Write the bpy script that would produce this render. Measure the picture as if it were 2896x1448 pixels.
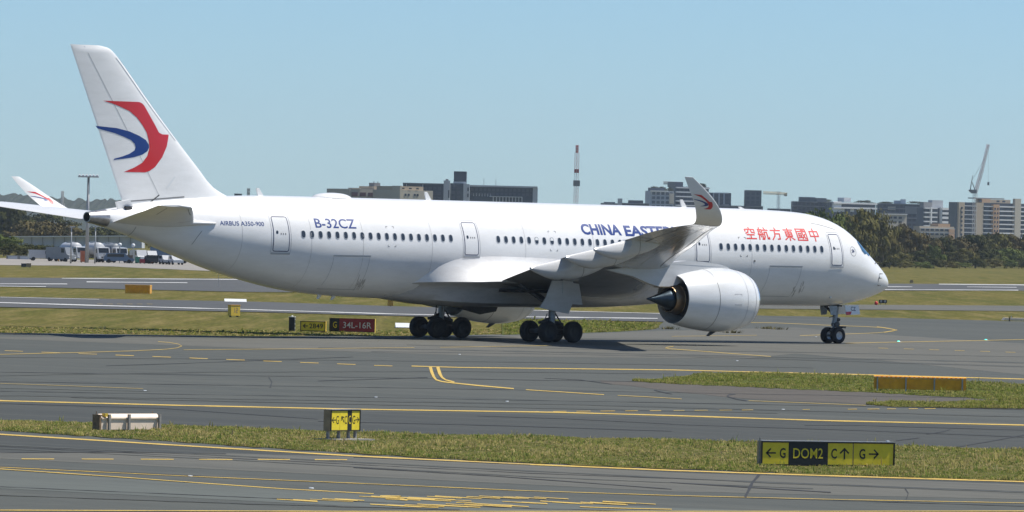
import bpy, bmesh, math, random
import numpy as np
from mathutils import Vector, Matrix
from mathutils.geometry import tessellate_polygon

for o in list(bpy.data.objects): bpy.data.objects.remove(o)
scene = bpy.context.scene
COL = scene.collection
R = math.radians

# ---------------------------------------------------------------- camera
F_PX, YH, ROLL, CAM_H = 20310.17, 661.54, 0.0230877, 6.6017
cam_d = bpy.data.cameras.new('camera'); cam = bpy.data.objects.new('camera', cam_d); COL.objects.link(cam)
cam_d.sensor_width = 36.0; cam_d.lens = F_PX / 2896 * 36.0
cam_d.clip_start = 1.0; cam_d.clip_end = 40000.0
PITCH = math.atan((724 - YH) / F_PX)
cam.matrix_world = (Matrix.Translation((0, 0, CAM_H)) @ Matrix.Rotation(R(90) - PITCH, 4, 'X')
                    @ Matrix.Rotation(ROLL, 4, 'Z'))
scene.camera = cam

# ---------------------------------------------------------------- light
SUN_DIR = Vector((0.556, 0.120, 1.0)).normalized()      # towards the sun
world = bpy.data.worlds.new('World'); scene.world = world; world.use_nodes = True
wn = world.node_tree.nodes; wl = world.node_tree.links
bg = wn['Background']; sky = wn.new('ShaderNodeTexSky'); sky.sky_type = 'NISHITA'; sky.sun_disc = False
sky.sun_elevation = math.asin(SUN_DIR.z); sky.sun_rotation = math.atan2(SUN_DIR.x, SUN_DIR.y)
sky.altitude = 0; sky.air_density = 0.63; sky.dust_density = 0.24; sky.ozone_density = 10.0
tint = wn.new('ShaderNodeMix'); tint.data_type = 'RGBA'; tint.blend_type = 'MULTIPLY'; tint.inputs[0].default_value = 1.0; tint.inputs[7].default_value = (.96, 1.0, .935, 1)   # the air's faint cyan cast
wl.new(sky.outputs[0], tint.inputs[6]); wl.new(tint.outputs[2], bg.inputs['Color']); bg.inputs['Strength'].default_value = 0.116
sun_d = bpy.data.lights.new('sun', 'SUN'); sun = bpy.data.objects.new('sun', sun_d); COL.objects.link(sun)
sun_d.energy = 5.0; sun_d.angle = R(0.53); sun_d.color = (1.0, 0.95, 0.87)
sun.rotation_euler = SUN_DIR.to_track_quat('Z', 'Y').to_euler()
scene.view_settings.view_transform = 'Standard'; scene.view_settings.look = 'None'
scene.view_settings.exposure = 0.16; scene.view_settings.gamma = 1.0
scene.view_settings.use_curve_mapping = False
scene.render.engine = 'CYCLES'

# ---------------------------------------------------------------- helpers
_c, _s = math.cos(ROLL), math.sin(ROLL)
def ray(u, v):
    du, dv = u - 1448, v - 724
    return Vector(((du * _c + dv * _s) / F_PX, 1.0, -((-du * _s + dv * _c) - (YH - 724)) / F_PX))
def G(u, v, z=0.0):                       # ground point that the photograph shows at (u, v)
    d = ray(u, v); t = (z - CAM_H) / d.z
    return Vector((d.x * t, t, z))
def W(u, v, D):                           # point at distance D
    d = ray(u, v); return Vector((d.x * D, D, CAM_H + d.z * D))

def link(o, parent=None):
    COL.objects.link(o)
    if parent is not None: o.parent = parent
    return o
def obj(name, verts, faces, mat, parent=None, smooth=False):
    me = bpy.data.meshes.new(name); me.from_pydata([tuple(v) for v in verts], [], faces); me.update()
    if smooth: me.polygons.foreach_set('use_smooth', [True] * len(me.polygons))
    me.materials.append(mat)
    return link(bpy.data.objects.new(name, me), parent)
def share(name, src, loc=(0, 0, 0), rot=(0, 0, 0), scale=(1, 1, 1), parent=None):
    o = bpy.data.objects.new(name, src.data if hasattr(src, 'data') else src)
    o.location = loc; o.rotation_euler = rot; o.scale = scale
    return link(o, parent)
def thing(name, label, cat, loc=(0, 0, 0), rz=0, group=None):
    o = bpy.data.objects.new(name, None); o.empty_display_size = .1; link(o)
    o.location = loc; o.rotation_euler = (0, 0, rz); return tag(o, label, cat, group)
def tag(o, label=None, cat=None, group=None, kind=None):
    if label: o['label'] = label
    if cat: o['category'] = cat
    if group: o['group'] = group
    if kind: o['kind'] = kind
    return o

class MB:
    def __init__(s): s.v = []; s.f = []
    def add(s, vs, fs):
        n = len(s.v); s.v += [tuple(v) for v in vs]; s.f += [tuple(i + n for i in f) for f in fs]; return s
    def box(s, x0, x1, y0, y1, z0, z1):
        vs = [(x, y, z) for z in (z0, z1) for y in (y0, y1) for x in (x0, x1)]
        return s.add(vs, [(0, 2, 3, 1), (4, 5, 7, 6), (0, 1, 5, 4), (2, 6, 7, 3), (0, 4, 6, 2), (1, 3, 7, 5)])
    def bar(s, p, q, r, n=6, r2=None):
        p, q = Vector(p), Vector(q); d = (q - p).normalized(); r2 = r if r2 is None else r2
        x = d.orthogonal().normalized(); y = d.cross(x)
        vs = []
        for c, rr in ((p, r), (q, r2)):
            for i in range(n):
                t = 2 * math.pi * i / n; vs.append(c + x * rr * math.cos(t) + y * rr * math.sin(t))
        fs = [(i, (i + 1) % n, n + (i + 1) % n, n + i) for i in range(n)] + [tuple(range(n))[::-1], tuple(range(n, 2 * n))]
        return s.add(vs, fs)
    def lathe(s, prof, org, axis, n=32, closed=False):   # prof: (t along axis, radius)
        ax = Vector(axis).normalized(); x = ax.orthogonal().normalized(); y = ax.cross(x); org = Vector(org)
        vs = []
        for t, r in prof:
            for i in range(n):
                a = 2 * math.pi * i / n; vs.append(org + ax * t + (x * math.cos(a) + y * math.sin(a)) * r)
        m = len(prof); fs = []
        for k in range(m if closed else m - 1):
            k2 = (k + 1) % m
            for i in range(n):
                j = (i + 1) % n; fs.append((k * n + i, k * n + j, k2 * n + j, k2 * n + i))
        return s.add(vs, fs)
    def loft(s, rings, cap=True, closed=True):
        n = len(rings[0]); vs = [p for r in rings for p in r]; fs = []
        for k in range(len(rings) - 1):
            for i in range(n if closed else n - 1):
                j = (i + 1) % n; fs.append((k * n + i, k * n + j, (k + 1) * n + j, (k + 1) * n + i))
        if cap: fs += [tuple(range(n))[::-1], tuple(range((len(rings) - 1) * n, len(rings) * n))]
        return s.add(vs, fs)
    def prism(s, poly, f0, f1):     # poly of (x, y); f0 / f1 map it to the two end faces
        n = len(poly); return s.loft([[f0(*p) for p in poly], [f1(*p) for p in poly]])
    def build(s, name, mat, parent=None, smooth=False, auto=None):
        o = obj(name, s.v, s.f, mat, parent, smooth)
        bm = bmesh.new(); bm.from_mesh(o.data); bmesh.ops.recalc_face_normals(bm, faces=bm.faces)
        if auto is not None:
            for f in bm.faces: f.smooth = True
            for e in bm.edges:
                if len(e.link_faces) == 2 and e.calc_face_angle(0) > R(auto): e.smooth = False
        bm.to_mesh(o.data); bm.free(); return o

# ---------------------------------------------------------------- materials
def mat(name, col, rough=.6, metal=0., coat=0., var=0., scale=3., col2=None, bump=0., vscale=(1, 1, 1), spec=.5, detail=6, emit=None, contrast=(.3, .7)):
    m = bpy.data.materials.new(name); m.use_nodes = True; nt = m.node_tree; b = nt.nodes['Principled BSDF']
    b.inputs['Base Color'].default_value = (*col, 1); b.inputs['Roughness'].default_value = rough
    b.inputs['Metallic'].default_value = metal; b.inputs['Coat Weight'].default_value = coat
    b.inputs['Specular IOR Level'].default_value = spec
    if emit: b.inputs['Emission Color'].default_value = (*emit[0], 1); b.inputs['Emission Strength'].default_value = emit[1]
    if var or col2:
        tc = nt.nodes.new('ShaderNodeTexCoord'); mp = nt.nodes.new('ShaderNodeMapping'); mp.inputs['Scale'].default_value = vscale
        nz = nt.nodes.new('ShaderNodeTexNoise'); nz.inputs['Scale'].default_value = scale; nz.inputs['Detail'].default_value = detail
        nz.inputs['Roughness'].default_value = .62
        cr = nt.nodes.new('ShaderNodeValToRGB'); c2 = col2 or tuple(max(0, c * (1 - var)) for c in col)
        c1 = col if col2 else tuple(min(1, c * (1 + var)) for c in col)
        cr.color_ramp.elements[0].position = contrast[0]; cr.color_ramp.elements[1].position = contrast[1]
        cr.color_ramp.elements[0].color = (*c2, 1); cr.color_ramp.elements[1].color = (*c1, 1)
        nt.links.new(tc.outputs['Object'], mp.inputs[0]); nt.links.new(mp.outputs[0], nz.inputs['Vector'])
        nt.links.new(nz.outputs['Fac'], cr.inputs[0]); nt.links.new(cr.outputs[0], b.inputs['Base Color'])
        if bump:
            bp = nt.nodes.new('ShaderNodeBump'); bp.inputs['Strength'].default_value = bump; bp.inputs['Distance'].default_value = .02
            nt.links.new(nz.outputs['Fac'], bp.inputs['Height']); nt.links.new(bp.outputs[0], b.inputs['Normal'])
    return m
def layered(name, c1, c2, c3, s1, s2, vs1=(1, 1, 1), vs2=(1, 1, 1), rough=.9, rot=0., spec=.3, k2=.35, fine=None):
    """two noises: a broad mottle c1..c2 and a finer streak towards c3, plus fine grain"""
    m = bpy.data.materials.new(name); m.use_nodes = True; nt = m.node_tree; b = nt.nodes['Principled BSDF']; N = nt.nodes.new; L = nt.links.new
    b.inputs['Roughness'].default_value = rough; b.inputs['Specular IOR Level'].default_value = spec
    tc = N('ShaderNodeTexCoord')
    def nz(scale, vs, lo, hi, det=7):
        mp = N('ShaderNodeMapping'); mp.inputs['Scale'].default_value = vs; mp.inputs['Rotation'].default_value = (0, 0, 0)
        r0 = N('ShaderNodeMapping'); r0.inputs['Rotation'].default_value = (0, 0, rot)
        n = N('ShaderNodeTexNoise'); n.inputs['Scale'].default_value = scale; n.inputs['Detail'].default_value = det; n.inputs['Roughness'].default_value = .65
        L(tc.outputs['Object'], r0.inputs[0]); L(r0.outputs[0], mp.inputs[0]); L(mp.outputs[0], n.inputs['Vector'])
        mr = N('ShaderNodeMapRange'); mr.inputs[1].default_value = lo; mr.inputs[2].default_value = hi; L(n.outputs['Fac'], mr.inputs[0]); return mr.outputs[0]
    def mix(fac, a, c):
        x = N('ShaderNodeMix'); x.data_type = 'RGBA'
        if isinstance(fac, float): x.inputs[0].default_value = fac
        else: L(fac, x.inputs[0])
        for i, q in ((6, a), (7, c)):
            if isinstance(q, tuple): x.inputs[i].default_value = (*q, 1)
            else: L(q, x.inputs[i])
        return x.outputs[2]
    base = mix(nz(s1, vs1, .32, .68), c1, c2)
    f2 = N('ShaderNodeMath'); f2.operation = 'MULTIPLY'; f2.inputs[1].default_value = k2; L(nz(s2, vs2, .45, .7), f2.inputs[0])
    out = mix(f2.outputs[0], base, c3)
    if fine:
        g = nz(fine[0], (1, fine[2] if len(fine) > 2 else 1, 1), .3, .7, 4); ml = N('ShaderNodeMapRange'); ml.inputs[3].default_value = 1 - fine[1]; ml.inputs[4].default_value = 1 + fine[1]; L(g, ml.inputs[0])
        v = N('ShaderNodeMix'); v.data_type = 'RGBA'; v.blend_type = 'MULTIPLY'; v.inputs[0].default_value = 1
        L(out, v.inputs[6]); L(ml.outputs[0], v.inputs[7]); out = v.outputs[2]
    L(out, b.inputs['Base Color']); return m
def stained(name, col, dirt, rough=.32, coat=.3):
    """painted aircraft skin: faint run-off streaks and rub marks"""
    m = bpy.data.materials.new(name); m.use_nodes = True; nt = m.node_tree; b = nt.nodes['Principled BSDF']; N = nt.nodes.new; L = nt.links.new
    b.inputs['Roughness'].default_value = rough; b.inputs['Coat Weight'].default_value = coat; b.inputs['Coat Roughness'].default_value = .12
    tc = N('ShaderNodeTexCoord'); mp = N('ShaderNodeMapping'); mp.inputs['Scale'].default_value = (.35, .35, 1.2); n = N('ShaderNodeTexNoise')
    n.inputs['Scale'].default_value = 1.6; n.inputs['Detail'].default_value = 8; n.inputs['Roughness'].default_value = .7
    cr = N('ShaderNodeValToRGB'); cr.color_ramp.elements[0].position = .38; cr.color_ramp.elements[1].position = .62
    cr.color_ramp.elements[0].color = (*dirt, 1); cr.color_ramp.elements[1].color = (*col, 1)
    L(tc.outputs['Object'], mp.inputs[0]); L(mp.outputs[0], n.inputs['Vector']); L(n.outputs['Fac'], cr.inputs[0]); L(cr.outputs[0], b.inputs['Base Color'])
    return m

M = {}
M['asphalt'] = layered('asphalt', (.082, .086, .073), (.062, .067, .058), (.102, .104, .087), .05, .3, (.5, .04, 1), (1.5, .03, 1), rough=.82, rot=R(-51), k2=.75, fine=(6., .16, .1))
M['asphalt_pale'] = layered('asphalt_pale', (.134, .129, .106), (.104, .103, .086), (.076, .077, .067), .08, .5, (.6, .05, 1), (1.6, .04, 1), rough=.85, rot=R(-51), k2=.75, fine=(6., .16, .1))
M['asphalt_dark'] = layered('asphalt_dark', (.058, .061, .053), (.042, .045, .040), (.078, .080, .068), .08, .5, (.6, .05, 1), (1.6, .04, 1), rough=.82, rot=R(-51), k2=.75, fine=(6., .15, .1))
M['asphalt_green'] = layered('asphalt_green', (.115, .125, .108), (.092, .101, .088), (.080, .085, .074), .08, .5, (.6, .05, 1), (1.6, .04, 1), rough=.8, rot=R(-51), k2=.75, fine=(6., .14, .1))
M['dirt'] = layered('dirt', (.10, .088, .072), (.075, .068, .058), (.14, .125, .10), .3, 1.2, rough=.95, k2=.5, fine=(8., .2))
M['runway'] = layered('runway', (.088, .090, .088), (.068, .071, .072), (.11, .11, .106), .02, .06, (1, .1, 1), (1, .06, 1), rough=.85, k2=.5)
M['concrete'] = layered('concrete', (.33, .30, .26), (.26, .245, .22), (.2, .19, .18), .02, .1, (1, .1, 1), (1, .2, 1), rough=.9, k2=.5)
M['grass'] = layered('grass', (.130, .112, .030), (.074, .082, .017), (.195, .155, .060), .10, .55, (1, .06, 1), (1, .05, 1), rough=1., k2=.85, spec=.05, fine=(4., .3, .06))
M['turf'] = layered('turf', (.118, .108, .034), (.082, .088, .022), (.17, .14, .052), .25, .8, (1, .4, 1), (1, .4, 1), rough=1., k2=.7, spec=.05, fine=(6., .25, .4))
M['turf_green'] = layered('turf_green', (.085, .105, .022), (.075, .095, .022), (.13, .12, .045), .25, .8, (1, .4, 1), (1, .4, 1), rough=1., k2=.7, spec=.05, fine=(6., .25, .4))
def worn(name, col, rough=.7):
    return layered(name, col, tuple(c * .85 for c in col), tuple(c * .6 + .04 for c in col), .8, 5., (1, .3, 1), (1, .08, 1), rough=rough, k2=.5)
M['yellow_paint'] = worn('yellow_paint', (.64, .44, .10))
M['yellow_faded'] = worn('yellow_faded', (.50, .36, .10))
M['white_line'] = worn('white_line', (.62, .62, .60))
M['rubber_mark'] = layered('rubber_mark', (.060, .063, .056), (.075, .079, .069), (.085, .089, .078), .3, 2., (1, .1, 1), (1, .1, 1), rough=.85, k2=.6)
M['seam_and_shadow'] = mat('seam_and_shadow', (.028, .029, .030), .9)  # dark joints, and the wing's shadow strip at the far edge

M['white'] = stained('aircraft_white', (.83, .83, .82), (.77, .77, .755))
M['belly'] = stained('aircraft_belly_shaded', (.50, .49, .475), (.38, .37, .355), .4)  # shade on the underside is put into this grey, plus streaks
M['fairing_white'] = stained('fairing_white', (.80, .80, .79), (.70, .69, .675), .5, 0.)
M['wing_grey'] = stained('aircraft_wing_grey', (.43, .44, .44), (.37, .375, .37), .2, .6)
M['fairing_grey'] = stained('aircraft_fairing_grey', (.60, .615, .63), (.53, .54, .545), .35, .2)
M['nacelle'] = stained('nacelle_paint', (.77, .78, .78), (.70, .71, .70), .27, .5)
M['lip'] = mat('polished_lip', (.72, .73, .75), .22, metal=.9)
M['erosion_strip'] = mat('erosion_strip', (.20, .23, .27), .45, var=.15, scale=3)
M['tail_metal'] = mat('tail_cone_metal', (.42, .41, .40), .38, metal=.85, var=.25, scale=4)
M['dark_metal'] = mat('dark_metal', (.05, .05, .052), .5, metal=.5, var=.3, scale=8)
M['gear_grey'] = mat('gear_grey', (.30, .32, .33), .45, metal=.3, var=.25, scale=6)
M['gear_dark'] = mat('gear_dark', (.055, .058, .062), .55, metal=.3, var=.3, scale=9)
M['gold_metal'] = mat('heat_tinted_metal', (.30, .21, .13), .36, metal=.95, var=.2, scale=3)
M['blue_metal'] = mat('heat_blued_metal', (.025, .042, .058), .36, metal=.7, var=.3, scale=3)
M['black'] = mat('black_void', (.006, .006, .007), .8)
M['rubber'] = mat('tyre_rubber', (.014, .014, .015), .8, var=.4, scale=6)
M['rim_bright'] = mat('wheel_rim_bright', (.38, .39, .40), .4, metal=.5, var=.2, scale=9)
M['rim'] = mat('wheel_rim', (.02, .021, .022), .5, metal=.4, var=.2, scale=9)
M['logo_red'] = mat('logo_red', (.58, .02, .03), .35, coat=.3)
M['logo_blue'] = mat('logo_blue', (.007, .045, .22), .35, coat=.3)
M['text_blue'] = mat('lettering_blue', (.012, .045, .22), .4)
M['text_red'] = mat('lettering_red', (.70, .06, .05), .4)
M['outline'] = mat('door_outline', (.018, .028, .10), .5)
M['panel_line'] = mat('panel_line', (.19, .19, .19), .6)
M['faint_line'] = mat('faint_line', (.45, .46, .47), .6)
M['gap_line'] = mat('gap_line', (.05, .05, .05), .7)
M['pane'] = mat('cabin_glass', (.035, .045, .058), .12, coat=.4)
M['win_frame'] = mat('window_frame', (.52, .54, .56), .4)
M['shade'] = mat('window_shade', (.72, .74, .74), .5)
M['cockpit'] = mat('cockpit_glass', (.032, .09, .15), .08, coat=.6)  # blue of the reflected sky is put into the base colour
M['steel'] = mat('galvanised_steel', (.36, .37, .37), .5, metal=.5, var=.2, scale=8)
def pchip(x,y):
    x=np.array(x,float);y=np.array(y,float);h=np.diff(x);d=np.diff(y)/h;m=np.zeros_like(x)
    m[0]=d[0];m[-1]=d[-1]
    for i in range(1,len(x)-1):
        if d[i-1]*d[i]>0:
            w1=2*h[i]+h[i-1];w2=h[i]+2*h[i-1];m[i]=(w1+w2)/(w1/d[i-1]+w2/d[i])
    def f(t):
        t=float(min(max(t,x[0]),x[-1]));i=int(min(max(np.searchsorted(x,t)-1,0),len(x)-2))
        s=(t-x[i])/h[i];return float((1+2*s)*(1-s)**2*y[i]+s*(1-s)**2*h[i]*m[i]+s*s*(3-2*s)*y[i+1]+s*s*(s-1)*h[i]*m[i+1])
    return f
ZT = pchip([.2,.28,.45,.75,1.2,1.8,2.5,3.3,4.2,5.2,6.5,8,10,13,30,50,53,56,60,63,65.2],[3.85,4.12,4.33,4.6,4.96,5.4,5.92,6.52,7.22,7.77,8.17,8.39,8.49,8.55,8.57,8.58,8.55,8.42,8.12,7.64,7.33])
ZB=pchip([.2,.28,.45,.75,1.2,2,3,4.2,6,9,41,44,47,50,53,56,59,62,64.6,65.2],[3.85,3.65,3.52,3.38,3.22,2.98,2.73,2.54,2.42,2.41,2.46,2.5,2.6,2.85,3.36,4.06,4.97,5.93,6.6,6.7])
HW=pchip([.2,.28,.45,.75,1.2,1.8,2.5,3.3,4.2,5.2,6.5,8,10,44,47,50,53,56,59,62,64.6,65.2],[0,.36,.64,.95,1.3,1.63,1.92,2.2,2.46,2.66,2.84,2.94,2.98,2.98,2.93,2.8,2.52,2.12,1.62,1.02,.47,.36])
def surf_b(a,z):
    zt,zb,hw=ZT(a),ZB(a),HW(a);q=(z-(zt+zb)/2)/((zt-zb)/2)
    return hw*np.sqrt(max(0,1-q*q))
# ================================================================ ground
def resample(pl, us):
    x = [p[0] for p in pl]; y = [p[1] for p in pl]; return [float(np.interp(u, x, y)) if x[0] <= u <= x[-1] else
        (y[0] + (u - x[0]) * (y[1] - y[0]) / (x[1] - x[0]) if u < x[0] else y[-1] + (u - x[-1]) * (y[-1] - y[-2]) / (x[-1] - x[-2])) for u in us]
def sheet(name, top, bot, z, m, parent=None, u0=None, u1=None, n=40, wob=0., seed=1):
    u0 = max(top[0][0], bot[0][0]) if u0 is None else u0; u1 = min(top[-1][0], bot[-1][0]) if u1 is None else u1
    rnd = random.Random(seed); us = list(np.linspace(u0, u1, n)); vt = resample(top, us); vb = resample(bot, us)
    a = [G(u, v + rnd.uniform(-wob, wob), z) for u, v in zip(us, vt)]; b = [G(u, v + rnd.uniform(-wob, wob), z) for u, v in zip(us, vb)]
    o = obj(name, a + b, [(i, n + i, n + i + 1, i + 1) for i in range(n - 1)], m, parent)
    if parent is None: tag(o, kind='structure')
    return o
# one big field that reaches the horizon
gx = [-9000, -3000, -1200, -500, -200, -80, -30, 0, 30, 80, 200, 500, 1200, 3000, 9000]
gy = [-60, 60, 150, 250, 350, 450, 600, 800, 1100, 1500, 2100, 3000, 5000, 9000, 22000]
gv = [(x, y, -.06) for y in gy for x in gx]; nx = len(gx)
ground = obj('ground', gv, [(j * nx + i, j * nx + i + 1, (j + 1) * nx + i + 1, (j + 1) * nx + i) for j in range(len(gy) - 1) for i in range(nx - 1)], M['grass'])
tag(ground, kind='structure')

# taxiway apron the aircraft stands on: everything from below the camera's view to the far grass
TX_TOP = [(-500, 938), (0, 941), (724, 951), (1120, 950), (1480, 945), (1590, 943), (1740, 938), (1860, 930), (1872, 908), (2172, 893), (2512, 899), (2896, 909), (3400, 920)]
TX_BOT = [(-500, 1700), (3400, 1700)]
taxi = sheet('taxiway', TX_TOP, TX_BOT, 0, M['asphalt'], n=160, wob=.5)
R2T = [(-500, 829), (0, 839), (724, 853), (1124, 866), (1650, 880), (1900, 886.5), (2172, 893)]
R2B = [(-500, 858), (0, 868), (724, 882), (1124, 893), (1650, 905), (1900, 910), (2172, 916)]
rw2 = sheet('runway', R2T, R2B, -.012, M['runway'])
R1T = [(-500, 783), (0, 785), (724, 788), (2512, 802), (2896, 804), (3400, 807)]
R1B = [(-500, 803), (0, 810), (724, 826), (1800, 824), (2512, 821.5), (2896, 822), (3400, 824)]
rw1 = sheet('runway', R1T, R1B, -.012, M['runway'])
sheet('taxiway', [(2050, 859), (2512, 862), (3400, 868)], [(2050, 872), (2512, 876), (2896, 880), (3400, 886)], -.02, M['asphalt_pale'])
apron = sheet('service_apron', [(-500, 726), (0, 730), (300, 735), (560, 741), (1100, 760)], [(-500, 744), (0, 749), (300, 753), (560, 765), (1100, 778)], -.02, M['concrete'], wob=.6)

PZ = [0]
def paint(pl, w, m, parent, z=.014, name='painted_line', n=None, wob=0., gaps=None):
    """a painted stripe that follows pixels pl, w pixels tall, laid on the ground"""
    rnd = random.Random(int(pl[0][0] * 7 + pl[0][1] * 13)); a = []; 
    for (u0, v0), (u1, v1) in zip(pl[:-1], pl[1:]):
        k = max(1, int(abs(u1 - u0) / 60) + int(abs(v1 - v0) / 10)); a += [(u0 + (u1 - u0) * i / k, v0 + (v1 - v0) * i / k) for i in range(k)]
    a.append(pl[-1]); vs = []; PZ[0] += 1; z = z + PZ[0] * 4e-5
    for i, (u, v) in enumerate(a):
        p, q = a[max(0, i - 1)], a[min(len(a) - 1, i + 1)]; d = Vector((q[0] - p[0], q[1] - p[1])).normalized(); nrm = Vector((-d.y, d.x))
        ww = w * (.62 if m in (YP, YF) else .6 if m is WL else 1.) * (1 + rnd.uniform(-wob, wob)); sx = 1 + 2.2 * abs(nrm.x)
        vs += [G(u + nrm.x * ww / 2 * sx, v + nrm.y * ww / 2, z), G(u - nrm.x * ww / 2 * sx, v - nrm.y * ww / 2, z)]
    return obj(name, vs, [(2 * i, 2 * i + 1, 2 * i + 3, 2 * i + 2) for i in range(len(a) - 1)], m, parent)
YP, YF, WL = M['yellow_paint'], M['yellow_faded'], M['white_line']
# broad differences in the paving
sheet('pavement_patch', [(-500, 1255), (0, 1279), (600, 1281), (1000, 1292), (1900, 1336), (2896, 1370), (3400, 1388)], [(-500, 1270), (0, 1297), (1000, 1346), (1900, 1390), (2896, 1412), (3400, 1424)], .004, M['asphalt_pale'], taxi)
sheet('pavement_patch', [(-500, 1296), (0, 1330), (587, 1369), (1057, 1398), (1900, 1436), (2896, 1470)], [(-500, 1362), (0, 1381), (1000, 1432), (1500, 1452), (2896, 1500)], .0045, M['asphalt_green'], taxi)
sheet('pavement_patch', [(-500, 944), (0, 952), (700, 958), (1100, 954), (1600, 946), (1860, 936), (2250, 926)], [(-500, 950), (0, 958), (700, 984), (1400, 1008), (2100, 1014), (2250, 1000)], .004, M['asphalt_pale'], taxi)
sheet('pavement_patch', [(2250, 926), (2400, 940), (2896, 972), (3400, 1000)], [(2250, 1000), (2500, 1020), (2896, 1060), (3400, 1090)], .004, M['asphalt_pale'], taxi)
sheet('pavement_patch', [(-500, 1110), (0, 1138), (1000, 1163), (1900, 1180), (2896, 1208), (3400, 1222)], [(-500, 1170), (0, 1200), (1000, 1232), (1900, 1252), (2896, 1282), (3400, 1300)], .004, M['asphalt_dark'], taxi)
sheet('pavement_patch', [(-500, 1216), (0, 1231), (1000, 1291), (1900, 1333), (2896, 1365), (3400, 1380)], [(-500, 1255), (0, 1279), (600, 1281), (1000, 1292.5), (1900, 1336.5), (2896, 1370.5), (3400, 1388.5)], .0035, M['asphalt_dark'], taxi)


# yellow lines
paint([(-400, 1203), (0, 1228), (500, 1259), (1000, 1289), (1450, 1311), (1896, 1330), (2400, 1347), (2896, 1362), (3300, 1375)], 5.2, YP, taxi, wob=.12)
paint([(-400, 1121), (0, 1133), (500, 1146), (1000, 1157), (1581, 1166), (1900, 1175), (2321, 1189), (2896, 1202), (3300, 1212)], 4.6, YP, taxi, wob=.15)
paint([(1164, 1035), (1300, 1039), (1900, 1046), (2470, 1060), (2896, 1072), (3300, 1083)], 3.4, YP, taxi, wob=.15)
paint([(-400, 1301), (0, 1321), (545, 1347), (1000, 1366), (1450, 1386), (1900, 1401), (2400, 1413), (2896, 1422), (3300, 1431)], 2.1, YP, taxi, wob=.2)
paint([(-400, 1302), (0, 1326), (300, 1346), (587, 1367), (800, 1382), (1057, 1396)], 3.0, YP, taxi, wob=.2)
paint([(-400, 1440), (0, 1442.5), (560, 1444.5), (1000, 1446), (2200, 1446), (2896, 1445), (3300, 1444)], 3.4, YP, taxi, wob=.15)
for (u0, u1, v) in [(-110, -20, 1296), (61, 153, 1297.5), (231, 321, 1298), (398, 491, 1298.5), (563, 657, 1299), (729, 820, 1299), (890, 982, 1299.5)]:
    paint([(u0, v), (u1, v + .4)], 3.4, YP, taxi)
for k in range(11):
    u = 13 + k * 104.5; v = 991.5 + k * 4.15
    paint([(u, v), (u + 52, v + 1.9)], 2.2, YP if k > 2 else YF, taxi)
for (u0, u1) in [(1475, 1524), (1564, 1602), (1630, 1670), (1698, 1740), (1768, 1804), (1838, 1870), (1905, 1936), (1964, 2002), (2035, 2070), (2098, 2130), (2270, 2290), (2398, 2424), (2453, 2487), (2509, 2534), (2570, 2596), (2615, 2646)]:
    paint([(u0, 1163.5 - (u0 - 1564) * .0075), (u1, 1163.3 - (u1 - 1564) * .0075)], 2.0, YF if u0 > 1900 and u0 < 2390 else YP, taxi)
# holding-point double line that bends away
paint([(1217, 1038), (1221, 1052), (1227, 1066), (1234, 1074), (1250, 1079), (1275, 1082), (1351, 1090), (1453, 1099)], 4.6, YP, taxi)
paint([(1238, 1038), (1244, 1057), (1250, 1067), (1260, 1074), (1285, 1080.5)], 5.0, YP, taxi, z=.018)
paint([(1487, 1102), (1600, 1109), (1708, 1116)], 2.6, YP, taxi); paint([(1747, 1118), (1830, 1122), (1928, 1128)], 2.2, YF, taxi)
paint([(2117, 1133), (2300, 1140), (2449, 1146)], 1.8, YF, taxi)
# thin lines further out
paint([(447, 966), (480, 968.5), (505, 973), (514, 978.5), (500, 984), (470, 987.5), (380, 992), (213, 997), (0, 1002)], 2.0, YF, taxi)
paint([(519, 989), (760, 987), (1000, 984.5), (1172, 983)], 1.5, YF, taxi); paint([(1245, 982), (1430, 979), (1560, 977)], 1.4, YF, taxi)
paint([(2060, 911), (2194, 913), (2350, 920), (2449, 923.5), (2490, 926), (2515, 929.5), (2531, 933), (2515, 937), (2490, 940.5), (2449, 942.5), (2350, 946), (2262, 949)], 1.7, YF, taxi)
paint([(2480, 924), (2505, 927), (2524, 930.5), (2537, 933.2), (2524, 936.5), (2500, 940)], 1.6, YP, taxi, z=.018)
paint([(2385, 970.5), (2541, 967.3), (2788, 962.5), (2896, 960), (3200, 953)], 1.9, YF, taxi)
paint([(1905, 979), (1885, 982.5), (1882, 984), (1890, 986), (1960, 991), (2060, 999), (2180, 1008)], 2.2, YF, taxi)
paint([(1900, 951), (2140, 948)], 1.2, YF, taxi)
for k in range(7): paint([(2484 + k * 72, 984 + k * 2.3), (2512 + k * 72, 985 + k * 2.3)], 1.5, YF, taxi)
# faint white stripes and studs
paint([(0, 1084), (200, 1091), (405, 1099)], 1.3, YF, taxi); paint([(0, 1097), (420, 1106)], .9, M['asphalt_green'], taxi)
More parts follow.
